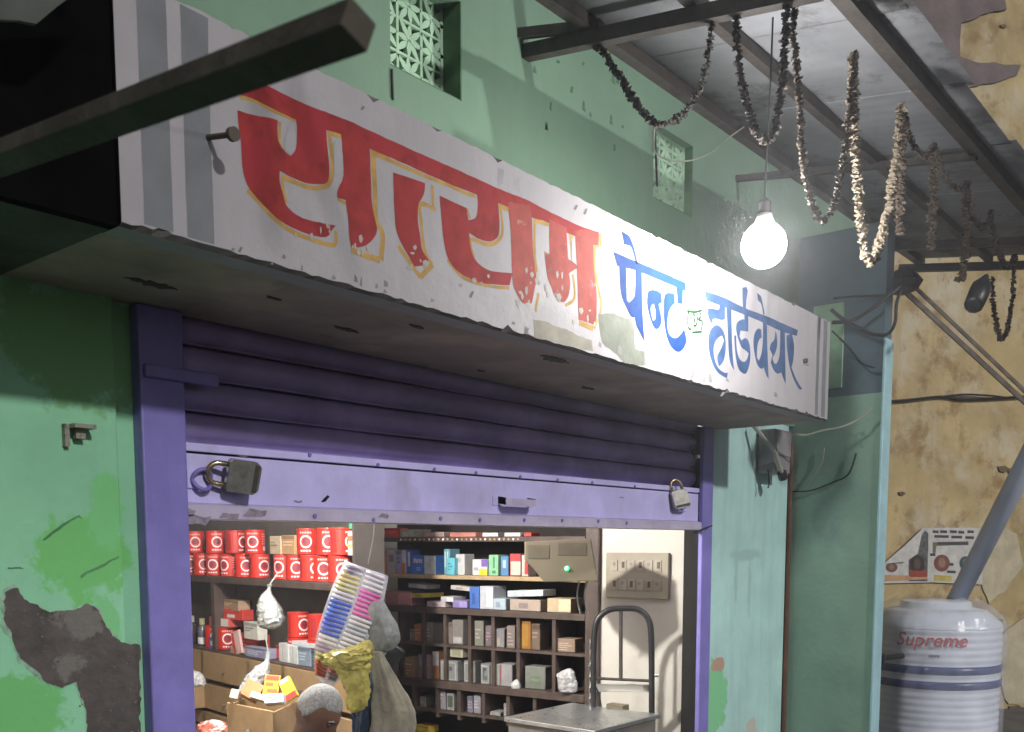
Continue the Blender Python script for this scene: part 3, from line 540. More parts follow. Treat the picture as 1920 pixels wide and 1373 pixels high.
def ypatch(name, px, m, seed, amp=.03, h=.016):
    MB().prism([jag([ypx(*q) for q in px], .06, amp, seed)], lambda a, b, hh: yw(a, b, .0 + hh), h).build(name, m, yb)
ypatch('plaster_patch', [(1640, -40), (1870, -40), (1885, 18), (1860, 22), (1800, 45), (1797, 108), (1830, 118), (1912, 124), (1905, 142), (1850, 160), (1800, 168), (1775, 200), (1720, 190), (1640, 100)], M_mauve, 3, .02)  # darker mauve-grey polygon laid over the upper yellow wall
ypatch('plaster_patch', [(1830, 1010), (1860, 985), (1905, 1000), (1915, 1060), (1880, 1110), (1850, 1130), (1835, 1080)], M_pale, 5, .03)
ypatch('plaster_patch', [(1880, 1180), (1930, 1150), (1960, 1300), (1890, 1320), (1865, 1260)], M_pale, 8, .04)
for i, (x, y, r) in enumerate([(1900, 885, 14), (1880, 880, 10), (1875, 1165, 6), (1910, 1205, 9), (1690, 925, 7), (1780, 1325, 16), (1850, 1318, 18), (1905, 1330, 16), (1870, 12, 9), (1880, 50, 6)]):
    ypatch('weathered_scar', [(x - r, y - r * .4), (x + r * .3, y - r * .6), (x + r, y), (x + r * .2, y + r * .6), (x - r * .7, y + r * .4)], mat('dark_scar', (.17, .125, .075), .95), i, .015, .013)
# poster
po = thing('wall_poster', 'torn white printed poster with portrait photos pasted on the yellow wall', 'poster', tuple(yw(*ypx(1740, 1045), .05)))
def pq(name, px, m, h, t=.002): return MB().prism([[ypx(*q) for q in px]], lambda a, b, hh: yw(a, b, h - .038 + hh), t).build(name, m, po)
paper = mat('poster_paper', (.55, .54, .52), .7, var=.12, scale=14)
pq('sheet', [(1648, 1062), (1660, 1052), (1705, 1030), (1726, 990), (1833, 990), (1840, 1010), (1838, 1096), (1742, 1092), (1650, 1094)], paper, .06)
cu = MB(); a0 = [ypx(*q) for q in ((1652, 1058), (1727, 990), (1712, 1038), (1690, 1053))]
cu.add([yw(*a0[0], .026), yw(*a0[1], .026), yw(*a0[2], .06), yw(*a0[3], .055), yw((a0[0][0] + a0[1][0]) / 2, (a0[0][1] + a0[1][1]) / 2, .04)], [(0, 4, 3), (4, 1, 2), (4, 2, 3)])
cu.build('curled_corner', paper, po)
ink = mat('poster_ink', (.06, .06, .07), .6); 
for k, (x0, x1, y) in enumerate([(1745, 1756, 997), (1759, 1772, 997), (1777, 1790, 997), (1793, 1804, 998), (1810, 1822, 997), (1748, 1775, 1006), (1780, 1800, 1007), (1806, 1822, 1008), (1754, 1812, 1019), (1740, 1750, 1040), (1772, 1784, 1058), (1772, 1788, 1072)]):
    pq('print_bar', [(x0, y - 2.5), (x1, y - 2), (x1, y + 3), (x0, y + 2.5)], ink, .0625, .0008)
pq('print_panel', [(1730, 995), (1737, 1000), (1735, 1090), (1700, 1090), (1700, 1042)], mat('poster_grey', (.12, .13, .13), .6, var=.4, scale=30), .0622, .0008)
pq('print_panel', [(1745, 1017), (1812, 1015), (1810, 1022), (1752, 1024), (1750, 1040), (1745, 1040)], mat('poster_olive', (.16, .18, .12), .6), .0621, .0008)
pq('print_panel', [(1652, 1078), (1735, 1080), (1735, 1086), (1652, 1090)], mat('poster_orange', (.5, .3, .16), .6), .0631, .0008)
pq('print_panel', [(1748, 1078), (1780, 1080), (1780, 1090), (1748, 1089)], mat('poster_yellow', (.5, .42, .1), .6), .0631, .0008)
for (x, y, rx, ry, c) in [(1668, 1064, 11, 9, (.16, .07, .06)), (1762, 1056, 15, 16, (.19, .075, .06)), (1806, 1056, 11, 13, (.06, .09, .1)), (1716, 1058, 14, 17, (.05, .03, .03))]:
    pq('portrait', [(x + rx * cos(a), y + ry * sin(a)) for a in [2 * pi * k / 18 for k in range(18)]], plain(c, .6), .0636, .0008)
    pq('portrait_face', [(x + rx * .45 * cos(a), y - ry * .05 + ry * .6 * sin(a)) for a in [2 * pi * k / 14 for k in range(14)]], plain((min(1, c[0] * 1.35 + .03), c[1] * 2 + .02, c[2] * 1.7 + .02), .6), .0646, .0006)
pq('portrait_base', [(1702, 1070), (1734, 1070), (1734, 1082), (1702, 1082)], plain((.3, .06, .04), .6), .0637, .0008)
# wire along the yellow wall
tag(MB().tube(smoothpath([yw(*ypx(*q), .03) for q in ((1630, 756), (1700, 751), (1760, 745), (1800, 750), (1860, 748), (1960, 742))], 5), .012, 6).build('wall_cable', M_cable), 'thin dark cable running level across the yellow wall', 'cable')
tag(MB().tube(smoothpath([yw(*ypx(*q), .035) for q in ((1755, 746), (1800, 741), (1850, 743), (1880, 747))], 5), .009, 6).build('wall_cable', M_cable), 'short slack wire looped above the level cable on the yellow wall', 'cable')

# water tank
TC = V((8.09, -.556, 0)); tk = thing('water_tank', 'white plastic water tank with two blue bands wrapped in clear film', 'water tank', tuple(TC))
prof = [(.02, .0), (.47, .0), (.49, .02)]; z = .03; TR = .492
bands = [(.49, .555), (.605, .67)]
while z < .93:
    prof += [(TR, z), (TR + .005, z + .012), (TR + .005, z + .03), (TR, z + .042)]; z += .055
prof += [(TR, .935), (TR + .005, .955), (.485, .985), (.40, 1.06), (.385, 1.075), (.36, 1.085), (.27, 1.10), (.265, 1.14), (.24, 1.15), (.01, 1.155)]
MB().lathe(prof, 48, TC).build('body', M_tank, tk, smooth=True)
for a, b in bands: MB().lathe([(TR, a), (TR + .0125, a + .004), (TR + .0125, b - .004), (TR, b)], 48, TC).build('blue_band', M_tankblue, tk, smooth=True)
fm = MB(); vs = []; nk = 72
for j, (r, z) in enumerate([(.525, .0), (.522, .2), (.526, .4), (.522, .6), (.526, .8), (.522, .95), (.49, 1.03), (.40, 1.11), (.31, 1.16), (.29, 1.175)]):
    for k in range(nk):
        a = 2 * pi * k / nk; rr_ = r * (1.006 + .022 * MN.noise(V((cos(a) * 6, sin(a) * 6, z * 3.5))) + (.02 * (k % 9 == 0) if z > .9 else 0)); vs.append((TC.x + rr_ * cos(a), TC.y + rr_ * sin(a), z + (.012 * sin(a * 8) if z > .9 else 0)))
fm.add(vs, [(j * nk + k, j * nk + (k + 1) % nk, (j + 1) * nk + (k + 1) % nk, (j + 1) * nk + k) for j in range(9) for k in range(nk)])
fm.build('plastic_wrap', M_film, tk)
def text_on_tank(body, px, py, h, m, name, shear=0, bold=.0):
    cu = bpy.data.curves.new(name, 'FONT'); cu.body = body; cu.size = 1; cu.shear = shear; cu.offset = bold; cu.extrude = 0; cu.resolution_u = 3
    to = bpy.data.objects.new(name, cu); COL.objects.link(to); dg = bpy.context.evaluated_depsgraph_get(); me = bpy.data.meshes.new_from_object(to.evaluated_get(dg)); bpy.data.objects.remove(to)
    bm = bmesh.new(); bm.from_mesh(me); bmesh.ops.triangulate(bm, faces=bm.faces); bmesh.ops.subdivide_edges(bm, edges=[e for e in bm.edges if e.calc_length() > .25], cuts=2)
    xs = [v.co.x for v in bm.verts]; wd = max(xs) - min(xs); xm = (max(xs) + min(xs)) / 2; d0 = (CAM - TC); base = atan2(d0.y, d0.x)
    rp = pD(px, py, 7.25); off = (px - 1756) / 1800 * 7.3; a0 = base + math.asin(max(-.9, min(.9, off / .515)))
    for v in bm.verts:
        a = a0 + (v.co.x - xm) * h / .515; z = rp.z + v.co.y * h; R = .5125 + .002
        v.co = V((TC.x + R * cos(a), TC.y + R * sin(a), z))
    bm.to_mesh(me); bm.free(); me.materials.append(m); o = bpy.data.objects.new(name, me); COL.objects.link(o); o.parent = tk; o.matrix_parent_inverse = Matrix.Translation(-TC); return o
text_on_tank('Supreme', 1752, 1212, .145, plain((.6, .04, .05), .4), 'brand_lettering', .25, .012)
dtk = CAM - TC; btk = atan2(dtk.y, dtk.x)
for k in range(7):
    a_ = btk + (-.06 + k * .022); MB().add([(TC.x + .5145 * cos(a), TC.y + .5145 * sin(a), z) for a, z in ((a_, .742), (a_ + .015, .742), (a_ + .017, .762), (a_ + .002, .762))], [(0, 1, 2, 3)]).build('small_print', plain((.04, .05, .12), .4), tk)
# leaning pipe
a = pD(1792, 1128, 7.9); b = pD(1905, 905, 7.35); b2 = a + (b - a) * 2.2
pp = MB().tube([a - (b - a) * .15, b2], .075, 20); tag(pp.build('leaning_pipe', M_pipe, smooth=False), 'grey plastic pipe leaning up from the top of the water tank', 'pipe')
for p_ in bpy.data.objects['leaning_pipe'].data.polygons: p_.use_smooth = len(p_.vertices) == 4
# meter knob at tank side
c = pD(1641, 1235, 7.0); tag(MB().lathe([(.02, -.05), (.07, -.04), (.075, .03), (.03, .05)], 14, c).build('black_valve', M_black), 'black round valve showing between the pale blue edge and the tank', 'valve')
MB().tube([c, (c.x + .3, c.y - .1, c.z)], .02, 8).build('spindle', M_black, bpy.data.objects['black_valve'])

# ================================================================ CANOPY OF TIN SHEET, garlands, bulb
SL = .15
def cz(y, x=0): return 3.799 + SL * y
cn = thing('tin_canopy', 'grey tin sheet canopy on dark iron frame over the sign', 'canopy', (5.5, 0, 3.7))
X0c, X1c, YE = 3.50, 8.05, -1.38
def barbox(name, a, b, w, h, m=M_iron):
    a = V(a); b = V(b); t = (b - a).normalized(); s = t.cross(V((0, 0, 1))).normalized(); u = s.cross(t); mb = MB()
    vs = [a + s * i * w / 2 + u * j * h / 2 for i, j in ((-1, -1), (1, -1), (1, 1), (-1, 1))] + [b + s * i * w / 2 + u * j * h / 2 for i, j in ((-1, -1), (1, -1), (1, 1), (-1, 1))]
    return mb.add(vs, [(0, 3, 2, 1), (4, 5, 6, 7), (0, 1, 5, 4), (1, 2, 6, 5), (2, 3, 7, 6), (3, 0, 4, 7)]).build(name, m, cn)
barbox('rafter', (3.544, .0, cz(0)), (3.544, YE, cz(YE)), .05, .06)
barbox('rafter_strut', (3.50, .02, cz(0) + .07), (3.53, -.42, cz(-.35) + .03), .03, .04)
for xx in (7.3, 8.0): barbox('rafter', (xx, .0 if xx < 6.6 else -.2, cz(-.2)), (xx, YE - .1, cz(YE - .1)), .05, .055)
barbox('rafter', (5.6, 0, cz(0) + .03), (5.6, YE, cz(YE) + .03), .035, .035)
barbox('purlin', (2.9, -.35, cz(-.35) + .058), (8.05, -.35, cz(-.35) + .058), .055, .055)
barbox('purlin', (2.9, -.85, cz(-.85) + .06), (8.05, -.85, cz(-.85) + .06), .045, .05)
barbox('edge_beam', (2.7, YE, cz(YE) + .062), (8.10, YE, cz(YE) + .062), .06, .062)
# corrugated sheets, each its own piece
def sheet(x0, x1, y0, y1, dz, nm='roof_sheet'):
    mb = MB(); n = int((x1 - x0) / .019); vs = []
    for i in range(n + 1):
        x = x0 + (x1 - x0) * i / n; c = .0010 * sin(x * 2 * pi / .095)
        for y in (y0, y1): vs.append((x, y, cz(y) + .098 + dz + c))
    mb.add(vs, [(2 * i, 2 * i + 2, 2 * i + 3, 2 * i + 1) for i in range(n)])
    o = mb.build(nm, M_sheet, cn, smooth=True); o.modifiers.new('solid', 'SOLIDIFY').thickness = .002
for i, (a, b) in enumerate([(3.16, 4.02), (3.98, 4.84), (4.80, 5.66), (5.62, 6.48), (6.44, 7.3), (7.26, 8.12)]): sheet(a, b, -.33, -1.53 - .03 * (i % 2), .004 * (i % 2))
# braces at the far end
barbox('brace', tuple(pD(1690, 540, 6.75)), tuple(pD(1960, 790, 6.6)), .022, .03, mat('weathered_brace', (.16, .13, .11), .8, var=.3, scale=12))
barbox('brace', tuple(pD(1715, 538, 6.75)), tuple(pD(1965, 775, 6.6)), .018, .022, mat('weathered_brace', (.16, .13, .11), .8))
k = pD(1690, 530, 6.7); MB().lathe([(.03, -.08), (.11, -.05), (.14, 0), (.10, .05), (.04, .08)], 9, k).build('cable_knot', M_cable, cn)
# near beam at upper left and the neighbour's awning
bm_ = thing('projecting_beam', 'dark wooden beam projecting over the left end of the sign', 'beam', (.57, -1.7, 2.05))
e0 = pD(674, 46, .86); dr = V((-.005, .996, .087)).normalized(); e1 = e0 + dr * 1.15
t = dr; s = t.cross(V((0, 0, 1))).normalized(); u = s.cross(t); ang = radians(-20); s2 = s * cos(ang) + u * sin(ang); u2 = u * cos(ang) - s * sin(ang)
mb = MB(); W2, H2 = .0160, .0140; vs = []
for k in range(13):
    p = e0.lerp(e1, k / 12); jx = .0008 * MN.noise(V((k, 3, 1)))
    vs += [p + s2 * i * (W2 + jx) + u2 * j * (H2 + jx) for i, j in ((-1, -1), (1, -1), (1, 1), (-1, 1))]
fs = [(k * 4 + i, k * 4 + (i + 1) % 4, k * 4 + 4 + (i + 1) % 4, k * 4 + 4 + i) for k in range(12) for i in range(4)] + [(0, 3, 2, 1), (48, 49, 50, 51)]
mb.add(vs, fs).build('timber', M_wood, bm_, bevel=.002)
p = e0.lerp(e1, .62) - u2 * .0165 - s2 * .004; MB().tube([p, p - u2 * .004], .004, 8).build('nail', M_steel, bm_)
aw = thing('neighbour_canopy', 'unlit black canopy box of the next shop beside the sign', 'canopy', (.3, -.4, 2.36))
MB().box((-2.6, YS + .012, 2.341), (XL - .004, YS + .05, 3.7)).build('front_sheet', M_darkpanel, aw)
MB().box((-2.6, YS + .05, 2.341), (XL - .004, -.035, 2.42)).build('soffit', mat('green_black_soffit', (.07, .085, .06), .9, var=.3, scale=4, dirt=(.14, .11, .08), dthr=.6, dscale=5, bump=.4), aw)
pq_ = [pY(x, y, -.80) for x, y in ((-60, -40), (150, -40), (122, 2), (64, 48), (30, 42), (-60, 36))]
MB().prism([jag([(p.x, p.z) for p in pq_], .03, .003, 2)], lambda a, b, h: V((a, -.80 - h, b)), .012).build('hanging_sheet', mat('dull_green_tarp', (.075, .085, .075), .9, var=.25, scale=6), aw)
MB().tube([(pq_[0].x - .4, -.79, pq_[0].z + .1), (pq_[1].x, -.79, pq_[1].z + .05)], .012, 6).build('rod', M_iron, aw)

# garlands
def garland(px, fr, label, m, r=.017, dens=95, sd=0, grp='dried flower garlands under the tin canopy'):
    P = smoothpath([fr(*q) for q in px], 8); rg = random.Random(sd); mb = MB(); L = [0]
    for i in range(1, len(P)): L.append(L[-1] + (P[i] - P[i - 1]).length)
    n = int(L[-1] * dens * 3.4); r *= 1.18; t = thing('flower_garland', label, 'garland', tuple(P[0]), 0, grp)
    MB().tube(P, .003, 5).build('string', M_cable, t)
    for k in range(n):
        s = L[-1] * (k + rg.random() * .8) / n; i = max(j for j in range(len(P)) if L[j] <= s); i = min(i, len(P) - 2)
        c = P[i].lerp(P[i + 1], (s - L[i]) / max(1e-6, L[i + 1] - L[i])); tt = (P[i + 1] - P[i]).normalized(); o1 = tt.orthogonal().normalized(); o2 = tt.cross(o1)
        if rg.random() < .12: continue
        rr = r * rg.uniform(.45, .8); c = c + (o1 * rg.uniform(-1, 1) + o2 * rg.uniform(-1, 1)) * r * .45
        nn = 7; vs = [c + tt * rr * .35, c - tt * rr * .35]
        for q in range(nn):
            a = 2 * pi * q / nn + rg.random() * .6; R_ = rr * rg.uniform(.6, 1.25); vs.append(c + (o1 * cos(a) + o2 * sin(a)) * R_ + tt * rr * rg.uniform(-.6, .6))
        mb.add(vs, [(0, 2 + q, 2 + (q + 1) % nn) for q in range(nn)] + [(1, 2 + (q + 1) % nn, 2 + q) for q in range(nn)])
    tag(mb.build('flowers', m, t), kind='stuff')
GX = lambda v: (lambda x, y: pX(x, y, v)); GY = lambda v: (lambda x, y: pY(x, y, v))
garland([(1338, 12), (1330, 90), (1318, 150), (1292, 200), (1270, 222), (1240, 236), (1218, 222), (1195, 198), (1165, 150), (1130, 96), (1108, 82)], GX(3.55), 'blackened garland looping from the front rafter back to the wall beam', M_flower3, .016, 90, 1)
garland([(1380, 8), (1382, 70), (1388, 140), (1402, 200), (1418, 250), (1438, 268), (1452, 245), (1464, 190), (1470, 110), (1475, 10)], GX(3.55), 'dark narrow garland loop above and left of the bulb', M_flower3, .017, 90, 2)
garland([(1490, 5), (1488, 70), (1495, 130), (1500, 200), (1502, 260), (1508, 320), (1518, 370), (1532, 402), (1546, 414), (1560, 392), (1575, 340), (1588, 250), (1597, 160), (1602, 100)], GX(3.62), 'long pale tipped garland loop directly right of the bulb', M_flower, .015, 95, 3)
garland([(1602, 100), (1600, 170), (1604, 260), (1606, 330), (1612, 400), (1620, 455), (1632, 492), (1648, 460), (1664, 400), (1676, 330), (1686, 260), (1690, 195)], GY(-1.38), 'thick beige garland with the lowest pointed loop under the canopy edge', M_flower2, .021, 100, 4)
garland([(1690, 205), (1692, 270), (1690, 340), (1686, 400), (1688, 440)], GY(-1.36), 'straight brown garland strand beside the lowest beige loop', M_flower, .020, 100, 5)
garland([(1694, 205), (1705, 255), (1722, 285), (1740, 292), (1752, 270)], GY(-1.38), 'short dark garland swag high on the canopy edge beam', M_flower3, .015, 90, 6)
garland([(1752, 270), (1762, 310), (1780, 345), (1800, 355), (1812, 342)], GY(-1.38), 'second short dark swag along the canopy edge beam', M_flower3, .015, 90, 7)
garland([(1750, 272), (1750, 330), (1748, 400), (1745, 468)], GY(-1.30), 'brown strand hanging straight between the two short swags', M_flower, .022, 95, 8)
garland([(1812, 345), (1812, 420), (1808, 500), (1802, 525)], GY(-1.28), 'grey brown strand hanging down to the black far beam', M_flower, .024, 90, 9)
garland([(1812, 350), (1822, 395), (1838, 425), (1852, 420), (1858, 395)], GY(-1.38), 'third dark swag nearest the right edge of the canopy beam', M_flower3, .017, 90, 10)
garland([(1858, 395), (1862, 440), (1875, 480), (1890, 500), (1903, 482)], GY(-1.36), 'dark drooping garland at the far right of the beam', M_flower3, .018, 90, 11)
garland([(1860, 520), (1863, 570), (1870, 615), (1878, 636), (1890, 612), (1898, 560), (1902, 495)], GY(-1.42), 'thin black garland loop hanging below the beam against the yellow wall', M_flower3, .015, 95, 12)
off = lambda x, y: pY(x, y, YS) - LD * (1.75 / LD.y)
garland([(548, 60), (548, 150), (560, 200), (585, 280), (612, 360), (632, 420), (648, 470), (668, 520)], off, 'dried garland swaying above the left end of the sign, nearer the street', M_flower, .013, 80, 31)  # assumed strand out of view, placed along the light path to shadow the sign
garland([(488, 60), (490, 190), (496, 300), (506, 400), (516, 455)], off, 'short dried garland end hanging above the first red letter', M_flower, .013, 80, 32)  # second added unseen strand, there to cast its shadow over the first letter
# black lamp holder hanging
lh = MB(); a = pY(1845, 528, -1.4); b = pY(1826, 572, -1.4); lh.tube([a + (a - b) * .25, a, a.lerp(b, .3), b, b + (b - a) * .03], [.012, .03, .055, .05, .03], 10)
tag(lh.build('hanging_lamp_holder', M_black, smooth=True), 'black unlit lamp holder hanging in front of the yellow wall', 'lamp holder')
# lit bulb
A = pY(1432, 460, -1.085); lb = thing('lit_bulb', 'glowing white round bulb hanging in front of the sign', 'light bulb', tuple(A))
MB().lathe([(.088 * sin(pi * k / 24) + .0005, -.088 * cos(pi * k / 24)) for k in range(21)], 28, A).build('globe', emit('bulb_glow', (1, .97, .92), LAMP_A), lb, smooth=True)
MB().lathe([(.042, .077), (.041, .084), (.034, .10), (.030, .120)], 24, A).build('housing', mat('bulb_housing', (.75, .75, .73), .4), lb, smooth=True)
MB().lathe([(.022, .115), (.026, .12), (.026, .165), (.012, .18)], 14, A).build('socket', M_black, lb)
MB().tube(smoothpath([A + V((0, 0, .16)), A + V((.01, 0, .4)), pX(1443, 200, A.x + .02), V((3.78, -1.08, cz(-1.08) + .05))], 6), .004, 5).build('flex', M_cable, lb)

# cables near the wall and right end
def cable(px, fr, label, r=.006, m=None, nm='electric_cable'): tag(MB().tube(smoothpath([fr(*q) for q in px], 8), r, 6).build(nm, m or M_cable), label, 'cable')
fD = lambda d: (lambda x, y: pD(x, y, d))
cable([(1228, 235), (1227, 280), (1240, 295), (1265, 302), (1300, 300), (1335, 285), (1362, 262), (1395, 238)], fD(5.3), 'thin grey wire curving from the second vent to the canopy', .004, M_wcable)
cable([(1228, 235), (1230, 300), (1232, 350)], GY(-.02), 'dark wire hanging down beside the second vent', .006)
cable([(1560, 605), (1600, 600), (1640, 575), (1690, 535)], fD(6.2), 'black cable rising from the sign end to the canopy corner', .012)
cable([(1562, 560), (1600, 556), (1660, 552), (1690, 538)], fD(6.3), 'nearly level black cable between sign end and canopy corner', .008)
cable([(1558, 580), (1580, 598), (1610, 615), (1640, 627), (1665, 626), (1678, 605), (1681, 570), (1690, 540)], fD(6.15), 'black cable drooping in a loop in front of the pale blue edge', .011)
cable([(1560, 620), (1590, 650), (1615, 680), (1640, 690)], fD(6.3), 'thin dark wire sloping down behind the sign end', .006)
cable([(1482, 812), (1510, 816), (1540, 808), (1580, 800), (1612, 785), (1635, 765)], fD(6.2), 'pale wire sweeping from the sign corner to the blue edge', .007, M_wcable)
cable([(1545, 840), (1540, 870), (1520, 900), (1508, 915)], lambda x, y: pX(x, y, 6.54), 'pale bit of wire hanging on the green side wall', .005, M_wcable)
cable([(1605, 850), (1590, 890), (1560, 905), (1520, 920), (1480, 922)], lambda x, y: pX(x, y, 6.54), 'dark thin wire tacked across the green side wall', .005)
cable([(735, 130), (736, 160), (737, 187)], GY(-.006), 'black drip of wire below the first vent', .005)
cable([(1300, 1000), (1318, 992), (1335, 986)], GY(-.06), 'short wire twist between shutter rail and column', .004)
cable([(1440, 880), (1442, 905), (1440, 915)], GY(-.1), 'short dangling wire end under the grey box', .005)

# ================================================================ SHOP INTERIOR
def st(name, mb, m): return tag(mb.build(name, m), kind='structure')
st('shop_floor', MB().box((1.6, .06, .0), (7.0, 7.6, .10)), mat('shop_floor_cement', (.2, .18, .16), .8))
st('shop_ceiling', MB().box((1.2, .31, 2.75), (7.1, 7.8, 2.85)), mat('shop_ceiling_paint', (.5, .48, .44), .8))
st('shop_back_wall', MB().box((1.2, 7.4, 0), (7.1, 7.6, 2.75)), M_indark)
st('shop_left_wall', MB().box((1.3, .31, 0), (1.55, 7.4, 2.75)), M_inwall)
st('shop_right_wall', MB().box((5.30, .31, 0), (5.60, .84, 2.75)).box((6.9, .8, 0), (7.1, 7.4, 2.75)).box((5.60, .7, 0), (6.9, .8, 2.75)), M_inwall)
st('shop_right_jamb', MB().box((5.299, .1, 0), (5.334, .31, 2.42)), M_inwall)
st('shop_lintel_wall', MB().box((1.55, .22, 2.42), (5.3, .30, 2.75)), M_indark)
# ceiling lamp of the shop (above the raised shutter, seen only by its light)
IL = V((2.95, 1.2, 2.42)); il = thing('shop_lamp', 'white lamp hanging from the shop ceiling behind the shutter', 'lamp', tuple(IL))
MB().lathe([(.06 * sin(pi * k / 10) + .0005, -.06 * cos(pi * k / 10)) for k in range(11)], 16, IL).build('globe', emit('shop_lamp_glow', (1, .96, .9), LAMP_IN), il, smooth=True)
MB().tube([IL + V((0, 0, .07)), (IL.x, IL.y, 2.75)], .01, 6).build('stem', M_black, il)

class Unit:
    def __init__(s, p0, d): s.p0 = V((p0[0], p0[1], 0)); s.d = V((d[0], d[1], 0)).normalized(); s.n = V((s.d.y, -s.d.x, 0)); s.n = s.n if s.n.dot(s.p0 - CAM) > 0 else -s.n; s.M = Matrix(((s.d.x, s.n.x, 0, s.p0.x), (s.d.y, s.n.y, 0, s.p0.y), (0, 0, 1, 0), (0, 0, 0, 1)))
    def uz(s, x, y, v=0): p = pN(x, y, s.p0 + s.n * v, s.n); return ((p - s.p0).dot(s.d), p.z)
    def w(s, u, v, z): return s.M @ V((u, v, z))
KS = 1.2; LU = Unit(tuple((CAM + (V((3.358, .899, 1.6)) - CAM) * KS).xy), (.147, .989))
rn = pD(1108, 1150, 6.42); RU = Unit((rn.x, rn.y), (-.115, .993))
# ---- left unit
lu = thing('tin_shelf_unit', 'dark wooden shelf unit with red tins and plywood drawers', 'shelf unit', tuple(LU.p0))
zs1 = LU.uz(500, 1087)[1]; zs2 = LU.uz(470, 1232)[1]; U1 = 3.2; U0 = LU.uz(664, 1095)[0]
ub = lambda a, b: MB().box(a, b, LU.M)
ub((U0, 0, zs1 - .05), (U1, .20, zs1)).build('shelf', M_shelf, lu, bevel=.003)
ub((U0, -.02, zs2 - .05), (U1, .20, zs2)).build('shelf', M_shelf, lu, bevel=.003)
ub((U0, 0, 2.1), (U1, .22, 2.14)).build('shelf', M_shelf, lu)
ub((U0, .20, .10), (U1, .22, 2.1)).build('back_panel', mat('dark_back_board', (.05, .042, .036), .9, var=.2), lu)
ub((U0 - .02, -.01, .1), (U0 - .001, .22, 2.1)).build('side_panel', mat('dark_back_board', (.05, .042, .036), .9), lu)
u_a = LU.uz(398, 1120)[0]; ub((u_a - .03, .002, zs2), (u_a + .03, .19, zs1 - .05)).build('divider', M_shelf, lu)
za, zb1 = LU.uz(430, 1228)[1], LU.uz(430, 1281)[1]; zc, zd = LU.uz(430, 1291)[1], LU.uz(430, 1338)[1]
ze, zf = zd - .03, max(.13, zd - .25)
edges = [349, 386, 472, 537, 609, 662]
us = [LU.uz(x, 1250)[0] for x in edges]
rows = [(za, zb1), (zc, zd), (ze, zf)]
ub((U0 + .005, .03, .1), (U1, .195, zs2 - .05)).build('drawer_carcass', M_shelf, lu)
for r, (t0, t1) in enumerate(rows):
    for k in range(len(us) - 1):
        a, b = us[k] + .02, us[k + 1] - .02; dz = .0 if not (r == 1 and k == 0) else -.10
        dr_ = ub((min(a, b), -.03 + dz, t1), (max(a, b), .0295, t0)).build('drawer', M_drawer, lu, bevel=.003)
        c = LU.w((a + b) / 2, -.032 + dz, (t0 + t1) / 2 - .03); MB().tube([c, c - LU.n * .022], [.006, .011], 8).build('knob', M_alu, dr_)
# pulled out drawer
pdw = [pD(425, 1316, 5.45), pD(511, 1335, 5.15)]
fa, fb = pdw; fdir = (fb - fa); fdir.z = 0; W = fdir.length; fdir.normalize(); fin = V((-fdir.y, fdir.x, 0)); fin = fin if fin.dot(CF) > 0 else -fin
zT = 1.6 - (1328 - 1020) / 1800 * 5.3
fin2 = (pD(575, 1312, 5.7) - fb); fin2.z = 0; fin2.normalize()
pdm = Matrix(((fdir.x, fin2.x, 0, fa.x), (fdir.y, fin2.y, 0, fa.y), (0, 0, 1, zT), (0, 0, 0, 1)))
od = thing('open_drawer', 'plywood drawer pulled out and full of packets in front of the seated man', 'drawer', tuple(fa))
dd = .52
MB().box((0, 0, -.24), (W, .018, 0), pdm).build('front', M_drawer, od, bevel=.002)
MB().box((0, .018, -.23), (.012, dd, -.015), pdm).build('side', M_drawer, od); MB().box((W - .012, .018, -.23), (W, dd, -.008), pdm).build('side', M_drawer, od)
MB().box((.012, .018, -.23), (W - .012, dd, -.22), pdm).build('base', M_drawer, od); MB().box((.012, dd - .012, -.22), (W - .012, dd, -.02), pdm).build('back', M_drawer, od)
c = pdm @ V((W / 2, 0, -.13)); MB().tube([c, c + (pdm.to_3x3() @ V((0, -.025, 0)))], [.006, .011], 8).build('knob', M_alu, od)
st2 = MB().box((0, .1, .101), (W, .5, zT - .25), Matrix(((fdir.x, fin2.x, 0, fa.x), (fdir.y, fin2.y, 0, fa.y), (0, 0, 1, 0), (0, 0, 0, 1))))
tag(st2.build('low_cabinet', M_shelf), 'low dark cabinet under the pulled out drawer', 'cabinet')

